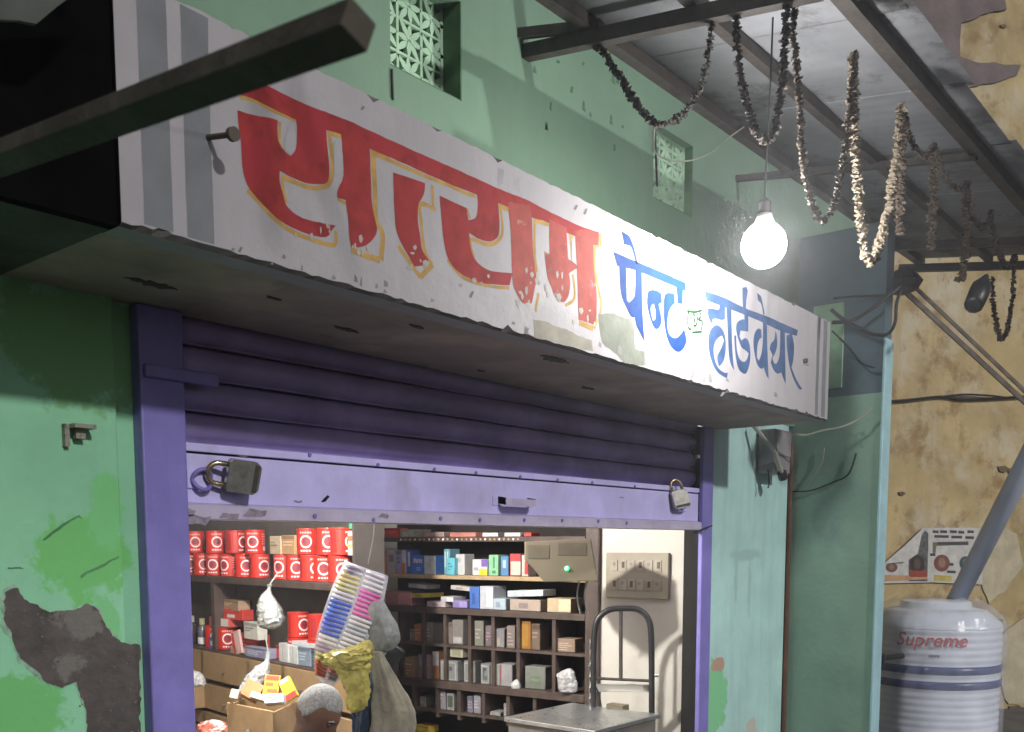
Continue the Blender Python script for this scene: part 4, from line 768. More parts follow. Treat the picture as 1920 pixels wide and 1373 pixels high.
# ---- tins
TRD, TH = .064 * KS, .150 * KS
def tin_mesh():
    t = thing('paint_tin', 'x', 'tin', (0, 0, 0), 0, 'red paint tins on the shelf')
    MB().lathe([(.058 * KS, 0), (TRD, .004), (TRD, .008), (TRD - .002, .011), (TRD - .002, TH - .012), (TRD, TH - .009), (TRD, TH - .002), (TRD - .004, TH)], 28).build('body', M_tin, t, world=False, smooth=False)
    MB().lathe([(.001, TH - .004), (.05 * KS, TH - .004), (.052 * KS, TH - .001), (.056 * KS, TH + .001), (.057 * KS, TH - .004)], 24).build('lid', M_tinlid, t, world=False)
    def onc(a, z, h): a *= KS; z *= KS; th = a / TRD; R_ = TRD - .002 + h; return V((R_ * sin(th), -R_ * cos(th), z))
    def ring(ro, ri, cz_, h, m, nm, ca=0):
        n = 26; mb = MB(); vs = []
        for k in range(n):
            a = 2 * pi * k / n; vs += [onc(ca + ro * cos(a), cz_ + ro * sin(a), h), onc(ca + ri * cos(a), cz_ + ri * sin(a), h)]
        mb.add(vs, [(2 * k, 2 * k + 1, (2 * k + 3) % (2 * n), (2 * k + 2) % (2 * n)) for k in range(n)]); mb.build(nm, m, t, world=False)
    def patch(a0, a1, z0, z1, m, nm, h=.0012):
        n = max(2, int((a1 - a0) / .012)); mb = MB(); vs = []
        for k in range(n + 1): a = a0 + (a1 - a0) * k / n; vs += [onc(a, z0, h), onc(a, z1, h)]
        mb.add(vs, [(2 * k, 2 * k + 2, 2 * k + 3, 2 * k + 1) for k in range(n)]); mb.build(nm, m, t, world=False)
    ring(.037, .028, .075, .0014, M_white, 'emblem_ring'); ring(.019, .002, .079, .0014, mat('emblem_dark', (.2, .03, .05), .4), 'emblem_core')
    for k in range(4): patch(-.034 + k * .017, -.022 + k * .017, .018, .027, M_white, 'print_mark')
    for k in range(5): patch(-.036 + k * .015, -.025 + k * .015, .122, .132, M_pinkp, 'print_mark')
    patch(.072, .10, .02, .045, M_white, 'price_box')
    for k in range(5): patch(.062, .108, .06 + k * .015, .065 + k * .015, M_pinkp, 'print_mark')
    patch(-.125, -.09, .02, .13, mat('dark_red_print', (.3, .02, .02), .4), 'print_panel')
    return t
tin0 = tin_mesh(); used = [False]
def tin(px, py, v, z, lab, rz=None):
    u, _ = LU.uz(px, py, v); p = LU.w(u, v, z)
    t = tin0 if not used[0] else copy_tree(tin0); used[0] = True
    face = atan2(CAM.y - p.y, CAM.x - p.x) + pi / 2; t.location = p; t.rotation_euler = (0, 0, face + (rz if rz is not None else rnd(-.35, .35))); t['label'] = lab; return t
low = [357, 381, 404, 432, 460, 487, 533, 556, 583, 609, 636]
for i, x in enumerate(low): tin(x, 1062, .11, zs1 + .001, 'red ring tin, %s from left in the lower row of the tin shelf' % ORD[i], [0, .1, -.3, -.75, .1, .5, -.6, 0, .5, -.1, .3, .2][i])
up = [366, 404, 478, 577, 614]
for i, x in enumerate(up): tin(x, 1010, .11, zs1 + TH + .004, 'red ring tin, %s from left in the upper row of the tin shelf' % ORD[i], [0, .15, -.25, -.2, .1][i])
for i, x in enumerate([441, 640]): tin(x, 1010, .115, zs1 + TH + .004, ['shadowed red tin standing back in the upper row left of the paper parcels', 'shadowed red tin at the right end of the upper row'][i], .9)
for i, x in enumerate([558, 596]):
    tin(x, 1180, .11, zs2 + .002, ['red tin with ring below the tin shelf, left of the pair', 'red tin half hidden by the pen strip below the tin shelf'][i], [-.5, .4][i])
    tin(x, 1120, .11, zs2 + TH + .005, ['dark red tin stacked on the left of the pair below the tin shelf', 'dark red tin stacked behind the pen strip below the tin shelf'][i], [.6, 1.2][i])
for i, x in enumerate([402, 425]): tin(x, 1190, .10, zs2 + .002, ['red tin at the bottom left of the lower compartment beside the blue box', 'red tin right of the blue box in the lower compartment'][i], .1)

# ---- generic packets
def packet(unit, x0, x1, y0, y1, dep, col, label, cat='box', v=.03, prints=(), rough=.5, name='product_box', zbase=None, tilt=0, group=None):
    ym = (y0 + y1) / 2; xm = (x0 + x1) / 2
    ua = unit.uz(x1, ym, v)[0]; ubb = unit.uz(x0, ym, v)[0]; zt1 = unit.uz(xm, y0, v)[1]; zb_ = unit.uz(xm, y1, v)[1]
    if zbase is not None: zt1 += zbase - zb_; zb_ = zbase
    c = unit.w((ua + ubb) / 2, v, zb_); t = thing(name, label, cat, tuple(c), 0, group); t.rotation_euler = (0, tilt, atan2(unit.d.y, unit.d.x))
    hw = abs(ubb - ua) / 2; h = max(.01, zt1 - zb_); s = 1 if unit.n.dot(V((-unit.d.y, unit.d.x, 0))) > 0 else -1
    y_ = lambda q: q * s
    a, b = sorted((y_(0), y_(dep)))
    MB().box((-hw, a, 0), (hw, b, h)).build('carton', plain(col, rough), t, world=False, bevel=min(.004, h * .08))
    if not prints and h > .03:
        ck = tuple(min(.75, q * 1.9 + .04) for q in col) if sum(col) < .9 else tuple(q * .42 for q in col); rp_ = random.Random(int(x0 * 7 + y0)); prints = [(.0, 1, .8, .96, tuple(q * .6 for q in col))] if rp_.random() < .5 else []
        for kk in range(rp_.randint(2, 4)): prints.append((.12, rp_.uniform(.4, .9), .62 - kk * .16, .68 - kk * .16, ck))
    t.rotation_euler.z += random.Random(int(x0 * 3 + y1)).uniform(-.07, .07)
    for (fx0, fx1, fz0, fz1, cc) in prints:
        a, b = sorted((y_(-.0006), y_(-.0018))); X_ = lambda f: hw - 2 * hw * f
        xa, xb = sorted((X_(fx0), X_(fx1)))
        MB().box((xa, a, h * fz0), (xb, b, h * fz1)).build('print', plain(cc, .5), t, world=False)
    return t
Wh, Rd, Bl, Or, Cr, Br = (.62, .6, .58), (.5, .05, .04), (.05, .14, .42), (.55, .2, .05), (.5, .42, .28), (.3, .18, .09)
# paper parcels on the upper row
packet(LU, 505, 526, 998, 1032, .1, (.45, .36, .25), 'brown paper parcel between upper row tins, left one', 'parcel', .06, name='paper_parcel', zbase=zs1 + TH + .004)
packet(LU, 528, 552, 996, 1032, .1, (.42, .26, .14), 'brown paper parcel between upper row tins, right one', 'parcel', .06, name='paper_parcel', zbase=zs1 + TH + .004)
packet(LU, 652, 664, 990, 1036, .12, (.55, .5, .45), 'stack of white and orange cartons at the right end of the tin shelf', 'box', .06, [(0, 1, .6, .8, (.5, .12, .05)), (0, 1, .35, .45, (.5, .38, .05))], zbase=zs1 + TH + .004)
packet(LU, 654, 663, 985, 998, .08, (.04, .32, .15), 'green wrapped packet at the top right of the tin shelf', 'packet', .06, zbase=zs1 + TH + .175)
# lower compartment
def bottle(px, py, h, r, cb, cc, lab, cl=None):
    u, _ = LU.uz(px, py, .08); p = LU.w(u, .08, zs2 + .002); t = thing('bottle', lab, 'bottle', tuple(p))
    MB().lathe([(r * .9, 0), (r, .006), (r, h * .66), (r * .55, h * .78), (r * .5, h * .8)], 16, p).build('body', plain(cb, .25), t, smooth=True)
    MB().lathe([(r * .62, h * .78), (r * .62, h), (r * .5, h + .003)], 14, p).build('cap', plain(cc, .4), t)
    if cl: MB().lathe([(r + .0006, h * .06), (r + .0012, h * .07), (r + .0012, h * .3), (r + .0006, h * .31)], 16, p).build('label_band', plain(cl, .5), t)
bottle(359, 1168, .235, .043, (.06, .045, .05), (.45, .42, .38), 'dark bottle with pale cap, leftmost in the lower compartment')
bottle(379, 1170, .225, .038, (.09, .09, .11), (.42, .36, .22), 'dark bottle with tan cap beside the leftmost bottle', (.6, .6, .62))
packet(LU, 391, 402, 1180, 1202, .05, (.12, .1, .42), 'small blue box beside the bottles in the lower compartment', v=.01, prints=[(.3, .7, .3, .7, Wh)], zbase=zs2 + .002)
packet(LU, 394, 425, 1147, 1164, .12, (.5, .1, .08), 'red and white packet lying on top of the lower tins', 'packet', .05, [(.4, 1, .1, .9, Wh)], zbase=zs2 + TH + .006)
packet(LU, 421, 452, 1130, 1150, .10, Rd, 'small red carton stacked below the parcel', 'box', .08, [(.2, .6, .2, .5, Wh)], zbase=zs2 + TH + .07)
packet(LU, 416, 448, 1112, 1131, .10, (.36, .25, .16), 'brown paper bundle at the top of the lower compartment', 'parcel', .08, zbase=zs2 + TH + .145, name='paper_parcel')
packet(LU, 456, 483, 1146, 1178, .08, (.55, .54, .48), 'square white box behind the silver bag', 'box', .02, zbase=zs2 + .13)
packet(LU, 440, 478, 1170, 1206, .12, (.42, .06, .05), 'dark red cartons under the square white box', 'box', .06, zbase=zs2 + .002)
packet(LU, 438, 452, 1168, 1212, .02, (.6, .4, .38), 'thin pale red card leaning in the lower compartment', 'card', .0, [(.1, .35, .05, .95, Rd)], zbase=zs2 + .002, tilt=.25)
packet(LU, 522, 540, 1187, 1222, .08, (.55, .56, .56), 'white ribbed box at the left of the row above the drawers', 'box', .02, [(.4, .45, .05, .95, (.35, .3, .3))], zbase=zs2 + .002)
packet(LU, 541, 558, 1188, 1222, .08, (.58, .60, .58), 'second white ribbed box above the drawers', 'box', .02, [(.45, .5, .05, .95, (.3, .3, .3))], zbase=zs2 + .002)
packet(LU, 559, 580, 1190, 1226, .08, (.2, .25, .3), 'slate blue box above the drawers beside the white boxes', 'box', .02, zbase=zs2 + .002)
packet(LU, 582, 600, 1190, 1222, .1, (.07, .09, .11), 'very dark box above the drawers at the pen strip', 'box', .03, zbase=zs2 + .002)
packet(LU, 545, 592, 1180, 1188, .14, (.56, .58, .6), 'flat white pack lying on the row of boxes', 'packet', .03, zbase=zs2 + .135)
packet(LU, 515, 536, 1160, 1186, .1, (.3, .04, .04), 'small dark red carton beside the silver bag', 'box', .08, zbase=zs2 + .002)
packet(LU, 460, 500, 1196, 1215, .08, (.26, .26, .36), 'crumpled violet packet at the shelf edge', 'packet', .0, zbase=zs2 + .002)
packet(LU, 430, 446, 1195, 1205, .06, (.4, .33, .25), 'tiny tan carton at the shelf edge by the tins', 'box', -.0, zbase=zs2 + .002)

# ---- right unit: open shelves above, pigeonholes below
ru = thing('pigeonhole_unit', 'dark wooden wall unit with pigeonholes along the right side', 'shelf unit', tuple(RU.p0))
rb = lambda a, b: MB().box(a, b, RU.M)
zr = [RU.uz(850, 1007)[1], RU.uz(860, 1079)[1], RU.uz(900, 1143)[1], RU.uz(920, 1286)[1], 0.30]
UL = RU.uz(699, 1100)[0]
rb((-.03, .30, .10), (UL, .33, 1.95)).build('back_panel', mat('unit_back', (.02, .016, .014), .9), ru)
rb((-.06, -.01, .1), (.04, .30, 1.95)).build('side_post', M_shelf, ru, bevel=.004)
for i, (z_, th_, m_) in enumerate([(zr[0], .035, M_shelf), (zr[1], .03, M_lightwood), (zr[2], .045, M_shelf), (zr[3], .055, M_shelf)]):
    rb((.04, -.015 if i != 1 else 0, z_ - th_), (UL, .30, z_)).build('shelf', m_, ru, bevel=.003)
zm1 = RU.uz(900, 1213)[1]; rb((.04, .004, zm1 - .02), (UL, .29, zm1)).build('shelf', M_shelf, ru)
zm2 = RU.uz(950, 1347)[1]; rb((.04, .004, zm2 - .02), (UL, .29, zm2)).build('shelf', M_shelf, ru)
for x in (1038, 971, 924, 880, 834, 793, 752):
    u_ = RU.uz(x, 1215)[0]; rb((u_ - .014, .002, zm1), (u_ + .014, .29, zr[2] - .045)).build('divider', M_shelf, ru); rb((u_ - .014, .002, zr[3]), (u_ + .014, .29, zm1 - .02)).build('divider', M_shelf, ru)
for x in (1002, 952, 906, 860, 819, 775):
    u_ = RU.uz(x, 1335)[0]; rb((u_ - .014, .002, .3), (u_ + .014, .29, zr[3] - .055)).build('divider', M_shelf, ru)
u_ = RU.uz(985, 1045)[0]; 
for k in range(26):
    x = 752 + k * 8.8; u_, z_ = RU.uz(x, 1007, -.016); c = RU.w(u_, -.016, zr[0] - .018); MB().tube([c, c - RU.n * .006], .008, 6).build('shelf_stud', M_lightwood if k % 3 else M_white, ru)
G = 'goods on the pigeonhole unit'
def rp(x0, x1, y0, y1, col, label, zi, prints=(), dep=.12, v=.03, cat='box', tilt=0): return packet(RU, x0, x1, y0, y1, dep, col, label, cat, v, prints, zbase=zi + .002, tilt=tilt)
Pk = (.55, .22, .18)
rp(702, 721, 990, 1004, Wh, 'white packet at the left end of the top shelf under the shutter', zr[0]); rp(721, 746, 988, 1005, Rd, 'red packet second on the top shelf under the shutter', zr[0])
rp(750, 790, 990, 1004, (.3, .3, .24), 'grey bundle on the top shelf under the shutter', zr[0]); rp(795, 832, 993, 1002, (.28, .2, .18), 'brown flat pack on the top shelf', zr[0])
rp(842, 893, 993, 1001, Pk, 'long salmon coloured box on the top shelf', zr[0]); rp(905, 933, 992, 999, Wh, 'first flat white box on the top shelf', zr[0]); rp(945, 976, 992, 999, Wh, 'second flat white box on the top shelf beside the salmon pack', zr[0]); rp(983, 996, 992, 999, Rd, 'small red box at the right end of the top shelf', zr[0])
rp(711, 724, 1026, 1068, (.38, .2, .13), 'brown red book like box at the left of the second shelf', zr[1], [(.1, .9, .1, .5, Or)]); rp(726, 741, 1024, 1068, (.42, .38, .36), 'pale grey upright box on the second shelf', zr[1], [(.2, .8, .5, .8, (.2, .18, .18))])
rp(743, 752, 1025, 1069, (.3, .3, .5), 'narrow violet box on the second shelf', zr[1]); rp(753, 760, 1025, 1070, Wh, 'white and orange narrow box on the second shelf', zr[1], [(0, 1, .0, .45, Or)]); rp(761, 769, 1024, 1070, Bl, 'narrow blue box beside the orange one', zr[1], [(.5, 1, .3, .9, Wh)])
rp(771, 818, 1036, 1071, (.05, .17, .5), 'wide blue and white carton on the second shelf', zr[1], [(.54, 1, .0, .98, (.55, .6, .58)), (.08, .16, .6, .85, Wh), (.18, .26, .58, .8, Wh), (.29, .36, .6, .82, Wh), (.38, .44, .58, .8, Wh), (.62, .67, .2, .7, (.15, .25, .3)), (.74, .79, .3, .85, (.15, .25, .3)), (.2, .35, .3, .36, (.4, .5, .7)), (.2, .4, .2, .25, (.4, .5, .7))])
rp(832, 843, 1024, 1072, (.12, .3, .36), 'teal striped upright packet on the second shelf', zr[1], [(.2, .35, .3, .9, Wh), (.6, .75, .3, .9, Wh)]); rp(838, 852, 1042, 1074, (.12, .42, .5), 'turquoise packet leaning in front on the second shelf', zr[1], v=-.01, dep=.04)
rp(854, 871, 1032, 1071, (.5, .5, .48), 'pale grey carton in the middle of the second shelf', zr[1], [(.3, .6, .6, .8, (.35, .35, .35))])
rp(885, 914, 1040, 1070, (.58, .58, .6), 'white carton with violet and yellow corners', zr[1], [(.62, 1, .55, 1, (.2, .12, .4)), (.45, 1, .0, .4, (.55, .5, .05)), (.1, .4, .3, .5, (.3, .3, .4))])
rp(916, 934, 1033, 1072, (.25, .5, .3), 'light green upright carton on the second shelf', zr[1], [(.5, .65, .35, .9, (.05, .2, .1)), (.4, .75, .1, .25, (.05, .2, .1))])
rp(939, 953, 1034, 1071, (.08, .2, .38), 'dark blue carton on the second shelf', zr[1], [(.3, .7, .4, .8, (.4, .5, .6))]); rp(956, 976, 1032, 1074, (.4, .06, .06), 'red and cream carton on the second shelf', zr[1], [(.1, 1, .05, .66, (.55, .5, .42))]); rp(978, 990, 1036, 1076, (.55, .5, .45), 'cream and red carton beside the stabiliser', zr[1], [(.5, 1, .1, .7, Rd)])
# third shelf: heaps of packets
for i, (x0, x1, y0, y1, c, lb) in enumerate([(723, 772, 1110, 1136, (.4, .18, .17), 'maroon and white pouch at the left of the third shelf'), (766, 808, 1114, 1122, (.55, .48, .06), 'thin yellow packet in the third shelf heap'), (765, 800, 1096, 1104, (.4, .4, .4), 'pale flat packet on top of the third shelf heap'), (800, 835, 1126, 1136, (.5, .42, .42), 'pinkish white flat pack low in the heap'),
        (826, 850, 1120, 1130, (.5, .48, .48), 'white slip pack mid heap'), (845, 880, 1100, 1108, (.5, .46, .42), 'cream flat pack on the blue stack'), (848, 876, 1122, 1136, (.24, .2, .4), 'violet pack under the cream one'), (880, 898, 1096, 1137, (.07, .16, .45), 'blue and white upright pack on the third shelf'), (899, 925, 1094, 1137, (.5, .52, .56), 'white plastic wrapped bundle on the third shelf'),
        (922, 948, 1118, 1139, (.42, .5, .54), 'pale blue film pack on the third shelf'), (950, 1020, 1108, 1120, (.5, .55, .58), 'long folded pale blue film pack'), (955, 1014, 1121, 1142, (.42, .34, .28), 'flat beige carton under the folded film'), (1026, 1070, 1119, 1145, (.5, .4, .26), 'small tan carton at the right end of the third shelf')]):
    zz = zr[2] if y1 > 1130 else RU.uz((x0 + x1) / 2, y1)[1]
    rp(x0, x1, y0, y1, c, lb, zz, [(.3, .6, .2, .7, (c[0] * .6, c[1] * .6, c[2] * .7))] if i % 2 else [(.5, 1, .1, .9, tuple(min(.7, q * 1.5) for q in c))], dep=.16, tilt=[0, .05, -.06][i % 3] if y1 < 1130 else 0)
# pigeonhole contents, colours darkened to stand in for the dim light there
def hole(items, zi, who):
    for k, (x0, x1, y0, y1, c, lb, *pr) in enumerate(items): rp(x0, x1, y0, y1, tuple(q * .62 for q in c), lb, zi, [(*q[:4], tuple(e * .7 for e in q[4])) for q in pr[0]] if pr else ())
gy = (.36, .38, .36)
hole([(768, 774, 1178, 1200, (.3, .28, .22), 'thin pale card in the first upper pigeonhole'), (777, 790, 1168, 1201, (.45, .2, .08), 'orange brown box in the first upper pigeonhole'), (795, 812, 1165, 1202, (.26, .24, .2), 'dim grey box in the second upper pigeonhole'), (834, 848, 1166, 1206, (.3, .24, .22), 'mauve grey box in the third upper pigeonhole'), (848, 868, 1162, 1208, (.34, .31, .28), 'grey box with white base in the third upper pigeonhole', [(.1, .9, .05, .3, Wh)]),
      (890, 906, 1160, 1207, (.3, .29, .24), 'tall grey box in the fourth upper pigeonhole'), (910, 921, 1169, 1208, (.26, .2, .22), 'mauve box in the fourth upper pigeonhole'), (931, 945, 1175, 1210, (.32, .31, .33), 'bluish box in the fifth upper pigeonhole', [(.1, .5, .1, .5, Cr)]), (950, 965, 1172, 1214, (.32, .26, .24), 'pinkish box in the fifth upper pigeonhole'),
      (972, 995, 1167, 1219, (.42, .19, .04), 'bright orange box in the sixth upper pigeonhole', [(.2, .8, .1, .9, (.48, .25, .05))]), (996, 1012, 1170, 1219, (.24, .17, .12), 'brown box beside the bright orange one'), (1042, 1078, 1198, 1223, (.42, .3, .22), 'flat tan box in the last upper pigeonhole')], zm1, '')
def pr_letter(k):
    base = [(.1, .9, .06, .1, Wh), (.1, .9, .86, .92, Wh), (.08, .13, .06, .92, Wh), (.86, .92, .06, .92, Wh)]
    sh_ = [[(.3, .45, .2, .8, (.12, .13, .13)), (.45, .7, .5, .7, (.12, .13, .13))], [(.42, .58, .2, .8, (.12, .13, .13))], [(.3, .65, .65, .8, (.12, .13, .13)), (.3, .42, .2, .8, (.12, .13, .13)), (.5, .7, .2, .4, (.12, .13, .13))]]
    return base + sh_[k % 3]
hole([(749, 776, 1228, 1264, (.5, .32, .18), 'tan paper bag first on the row below the pigeonholes'), (783, 806, 1222, 1266, (.42, .32, .27), 'pointed pale bag second on the lower row', [(.1, .5, .5, .95, (.4, .45, .55))]), (811, 823, 1216, 1268, (.4, .18, .08), 'narrow orange and white box on the lower row', [(0, 1, .5, 1, Wh)]), (825, 858, 1236, 1274, gy, 'first grey box with white frame print on the lower row', pr_letter(0)), (870, 889, 1237, 1278, gy, 'second grey box with white frame print on the lower row', pr_letter(1)),
      (901, 918, 1244, 1282, gy, 'third grey box with white frame print on the lower row', pr_letter(2)), (920, 937, 1244, 1284, (.4, .42, .38), 'grey green box beside the third framed box', [(.2, .8, .1, .9, (.3, .33, .28))]), (938, 960, 1246, 1287, (.45, .44, .44), 'pale box with red edge on the lower row', [(.04, .12, .1, .95, (.5, .1, .12))]),
      (985, 1022, 1250, 1292, (.28, .3, .26), 'square grey green box in the fifth lower hole', [(.25, .75, .2, .6, (.2, .26, .18)), (.3, .7, .35, .45, (.4, .42, .3))])], zr[3], '')
rp(843, 868, 1216, 1234, (.42, .4, .28), 'cream round patterned pack on top of the first framed box', RU.uz(850, 1234)[1], [(.2, .8, .2, .8, (.3, .3, .2))])
hole([(787, 797, 1312, 1332, (.3, .29, .24), 'tiny pale box in the first bottom hole'), (821, 835, 1296, 1338, (.36, .33, .36), 'tall lilac grey box in the second bottom hole'), (838, 851, 1306, 1338, (.42, .42, .4), 'white box with dark print in the second bottom hole', [(.15, .8, .2, .85, (.1, .13, .09))]), (876, 886, 1309, 1340, (.3, .28, .34), 'violet grey box in the third bottom hole'), (888, 901, 1309, 1344, (.42, .4, .44), 'pale lilac box in the third bottom hole'), (919, 938, 1338, 1345, (.42, .42, .4), 'small white bar in the fourth bottom hole'), (944, 951, 1319, 1344, (.4, .4, .38), 'narrow white box in the fifth bottom hole')], zm2, '')
rp(779, 804, 1352, 1366, (.5, .33, .04), 'yellow box at the lowest left hole', zm2 - .2)

# white crumpled bag in last hole + other lumps made by a bag builder
def bag(name, label, cat, rows, d, m, sd=0, depth=.6, wr=.14, tie=None, nn=44, fold=0):
    rg = random.Random(sd); t = thing(name, label, cat, tuple(pD(rows[0][0], rows[0][1], d))); mb = MB(); vs = []
    R_ = smoothpath([V((a, b, c)) for a, b, c in rows], 8)
    for i, q in enumerate(R_):
        c = pD(q.x, q.y, d); hw = max(.002, q.z) / FPX * d
        for k in range(nn):
            a = 2 * pi * k / nn; e = V((cos(a) * 1.6, sin(a) * 1.6, i * .22 + sd)); f = 1 + wr * (MN.noise(e * 1.5) + .9 * (abs(MN.noise(e * 2.6)) * 2 - .5) + .6 * (abs(MN.noise(e * 5.1)) * 2 - .5) + .3 * sin(a * 9 + sd + i * .12)) if not fold else 1 + fold * (sin(a * 5 + sd + i * .03) + .7 * sin(a * 11 + sd * 2 + i * .05) + .8 * MN.noise(e * .8))
            vs.append(c + CR * cos(a) * hw * f + CF * sin(a) * hw * depth * f + V((0, 0, hw * (.05 if fold else .18) * MN.noise(e * 2.2))))
    L_ = len(R_)
    mb.add(vs, [(i * nn + k, i * nn + (k + 1) % nn, (i + 1) * nn + (k + 1) % nn, (i + 1) * nn + k) for i in range(L_ - 1) for k in range(nn)] + [tuple(range(nn))[::-1], tuple(range((L_ - 1) * nn, L_ * nn))])
    mb.build('body', m, t, smooth=True)
    if tie: MB().tube([pD(x, y, d) for x, y in tie], .004, 5).build('tie', M_wcable, t)
    return t
film = lambda n, c, a=.75: mat(n, c, .18, alpha=a, bump=.9, bscale=45, spec=.7, var=.25, scale=30)
bag('hanging_bag', 'clear bag of silver fittings hanging from the tin shelf', 'bag', [(506, 1096, 5), (504, 1106, 4), (500, 1118, 12), (504, 1138, 22), (508, 1160, 25), (506, 1174, 20), (506, 1180, 6)], 6.0, mat('silver_bag', (.55, .58, .56), .16, metal=.75, bump=1.0, bscale=55, var=.4, scale=40), 2, tie=[(520, 1076), (506, 1096)])
bag('hanging_bag', 'small clear bag hanging lower beside the open drawer', 'bag', [(503, 1222, 4), (500, 1240, 5), (492, 1252, 14), (482, 1272, 22), (470, 1288, 20), (455, 1300, 12), (448, 1308, 4)], 5.6, film('clear_bag', (.5, .54, .55), .7), 5, tie=[(498, 1195), (503, 1222)])
bag('hanging_bag', 'pale grey plastic bag bunched beside the pen strip', 'bag', [(707, 1128, 12), (708, 1150, 22), (716, 1175, 28), (722, 1200, 27), (716, 1218, 18), (712, 1224, 6)], 4.25, mat('grey_film', (.20, .215, .20), .25, bump=.8, bscale=35, var=.25, scale=20), 8, fold=.09)
bag('hanging_bag', 'crumpled yellow plastic bag hanging below the pen strip', 'bag', [(690, 1200, 3), (680, 1212, 20), (655, 1226, 42), (648, 1240, 44), (660, 1256, 30), (670, 1290, 24), (668, 1325, 18), (664, 1336, 6)], 4.12, mat('yellow_film', (.42, .37, .09), .35, bump=.9, bscale=30, var=.3, scale=16), 11, .5, .2)
bag('hanging_bag', 'dark navy plastic bag hanging under the yellow bag', 'bag', [(690, 1252, 6), (690, 1275, 20), (684, 1300, 24), (680, 1330, 20), (676, 1360, 16), (674, 1400, 8)], 4.2, mat('navy_film', (.012, .025, .05), .3, bump=.8, bscale=35), 14, fold=.12)
bag('cloth_bundle', 'black cloth hanging between the yellow bag and beige sack', 'cloth', [(722, 1205, 10), (735, 1222, 22), (722, 1240, 26), (712, 1290, 24), (705, 1340, 20), (702, 1420, 18)], 4.35, mat('black_cloth', (.012, .012, .012), .9, bump=.6), 17, fold=.12)
bag('cloth_sack', 'beige cloth sack hanging in the doorway beside the black cloth', 'sack', [(706, 1222, 10), (712, 1250, 18), (722, 1285, 28), (732, 1320, 38), (736, 1345, 40), (732, 1385, 42), (725, 1450, 40)], 4.2, mat('beige_cloth', (.25, .23, .175), .85, bump=.5, bscale=60, var=.25, scale=10), 20, .45, .16, fold=.10)
bag('crumpled_bag', 'white crumpled bag in the last lower pigeonhole', 'bag', [(1068, 1254, 4), (1062, 1264, 16), (1064, 1280, 18), (1066, 1296, 16), (1066, 1300, 4)], 6.5, film('white_film', (.6, .6, .6), .95), 23)
bag('crumpled_bag', 'little white ball of film on the pigeonhole shelf', 'bag', [(970, 1274, 3), (968, 1282, 9), (968, 1290, 9), (968, 1292, 3)], 6.75, film('white_film', (.6, .6, .6), .95), 26)
bag('crumpled_bag', 'white bag stuffed on the drawers at the far left by the post', 'bag', [(356, 1256, 4), (362, 1264, 16), (366, 1276, 18), (368, 1284, 16), (366, 1288, 4)], 7.2, film('white_film', (.6, .6, .6), .95), 29)
bag('crumpled_bag', 'red and white packet pile at the bottom beside the post', 'packet', [(400, 1350, 4), (398, 1358, 26), (402, 1372, 32), (402, 1395, 30), (402, 1400, 6)], 5.6, mat('red_white_pack', (.5, .14, .1), .4, var=.3, col2=(.6, .56, .54), thr=(.5, 9)), 31)
# contents of the open drawer
def loose(name, label, px, py, wpx, hpx, d, col, rot, prints=(), th=.03, cat='packet'):
    c = pD(px, py, d); s = d / FPX; t = thing(name, label, cat, tuple(c)); e = Matrix.Translation(c) @ Matrix(((CR.x, CF.x, 0, 0), (CR.y, CF.y, 0, 0), (0, 0, 1, 0), (0, 0, 0, 1))) @ Matrix.Rotation(rot, 4, 'Y') @ Matrix.Rotation(radians(-25), 4, 'X')
    hw, hh = wpx * s / 2, hpx * s / 2
    MB().box((-hw, -th / 2, -hh), (hw, th / 2, hh), e).build('carton', plain(col, .45), t, bevel=.003)
    for fx0, fx1, fz0, fz1, cc in prints: MB().box((-hw + 2 * hw * fx0, -th / 2 - .0016, -hh + 2 * hh * fz0), (-hw + 2 * hw * fx1, -th / 2 - .0006, -hh + 2 * hh * fz1), e).build('print', plain(cc, .45), t)
loose('packet', 'orange and yellow printed packet standing in the open drawer', 510, 1286, 30, 40, 5.50, (.55, .25, .03), .08, [(.1, .9, .75, .95, (.45, .06, .02)), (.15, .6, .45, .6, (.45, .1, .02)), (.3, .9, .15, .3, (.45, .1, .02))])
loose('packet', 'yellow and red slanting packet in the open drawer', 541, 1292, 24, 44, 5.47, (.62, .5, .03), -.55, [(0, 1, .0, .25, (.5, .03, .03)), (.1, .9, .8, .98, (.5, .5, .4))])
loose('packet', 'white and blue flat box on the near edge of the open drawer', 516, 1312, 36, 18, 5.35, (.55, .6, .66), -.08, [(.1, .9, .55, .65, (.1, .2, .45)), (.1, .7, .3, .4, (.1, .2, .45))], .06)
loose('packet', 'brown carton corner in the open drawer', 473, 1296, 34, 34, 5.50, (.4, .2, .08), .5, (), .08)
loose('packet', 'pale plastic stopper lying on the drawer edge', 441, 1303, 16, 18, 5.41, (.5, .42, .33), .2, (), .05)
loose('packet', 'grey folded paper in the open drawer', 487, 1308, 34, 12, 5.43, (.45, .5, .45), .3, (), .05)

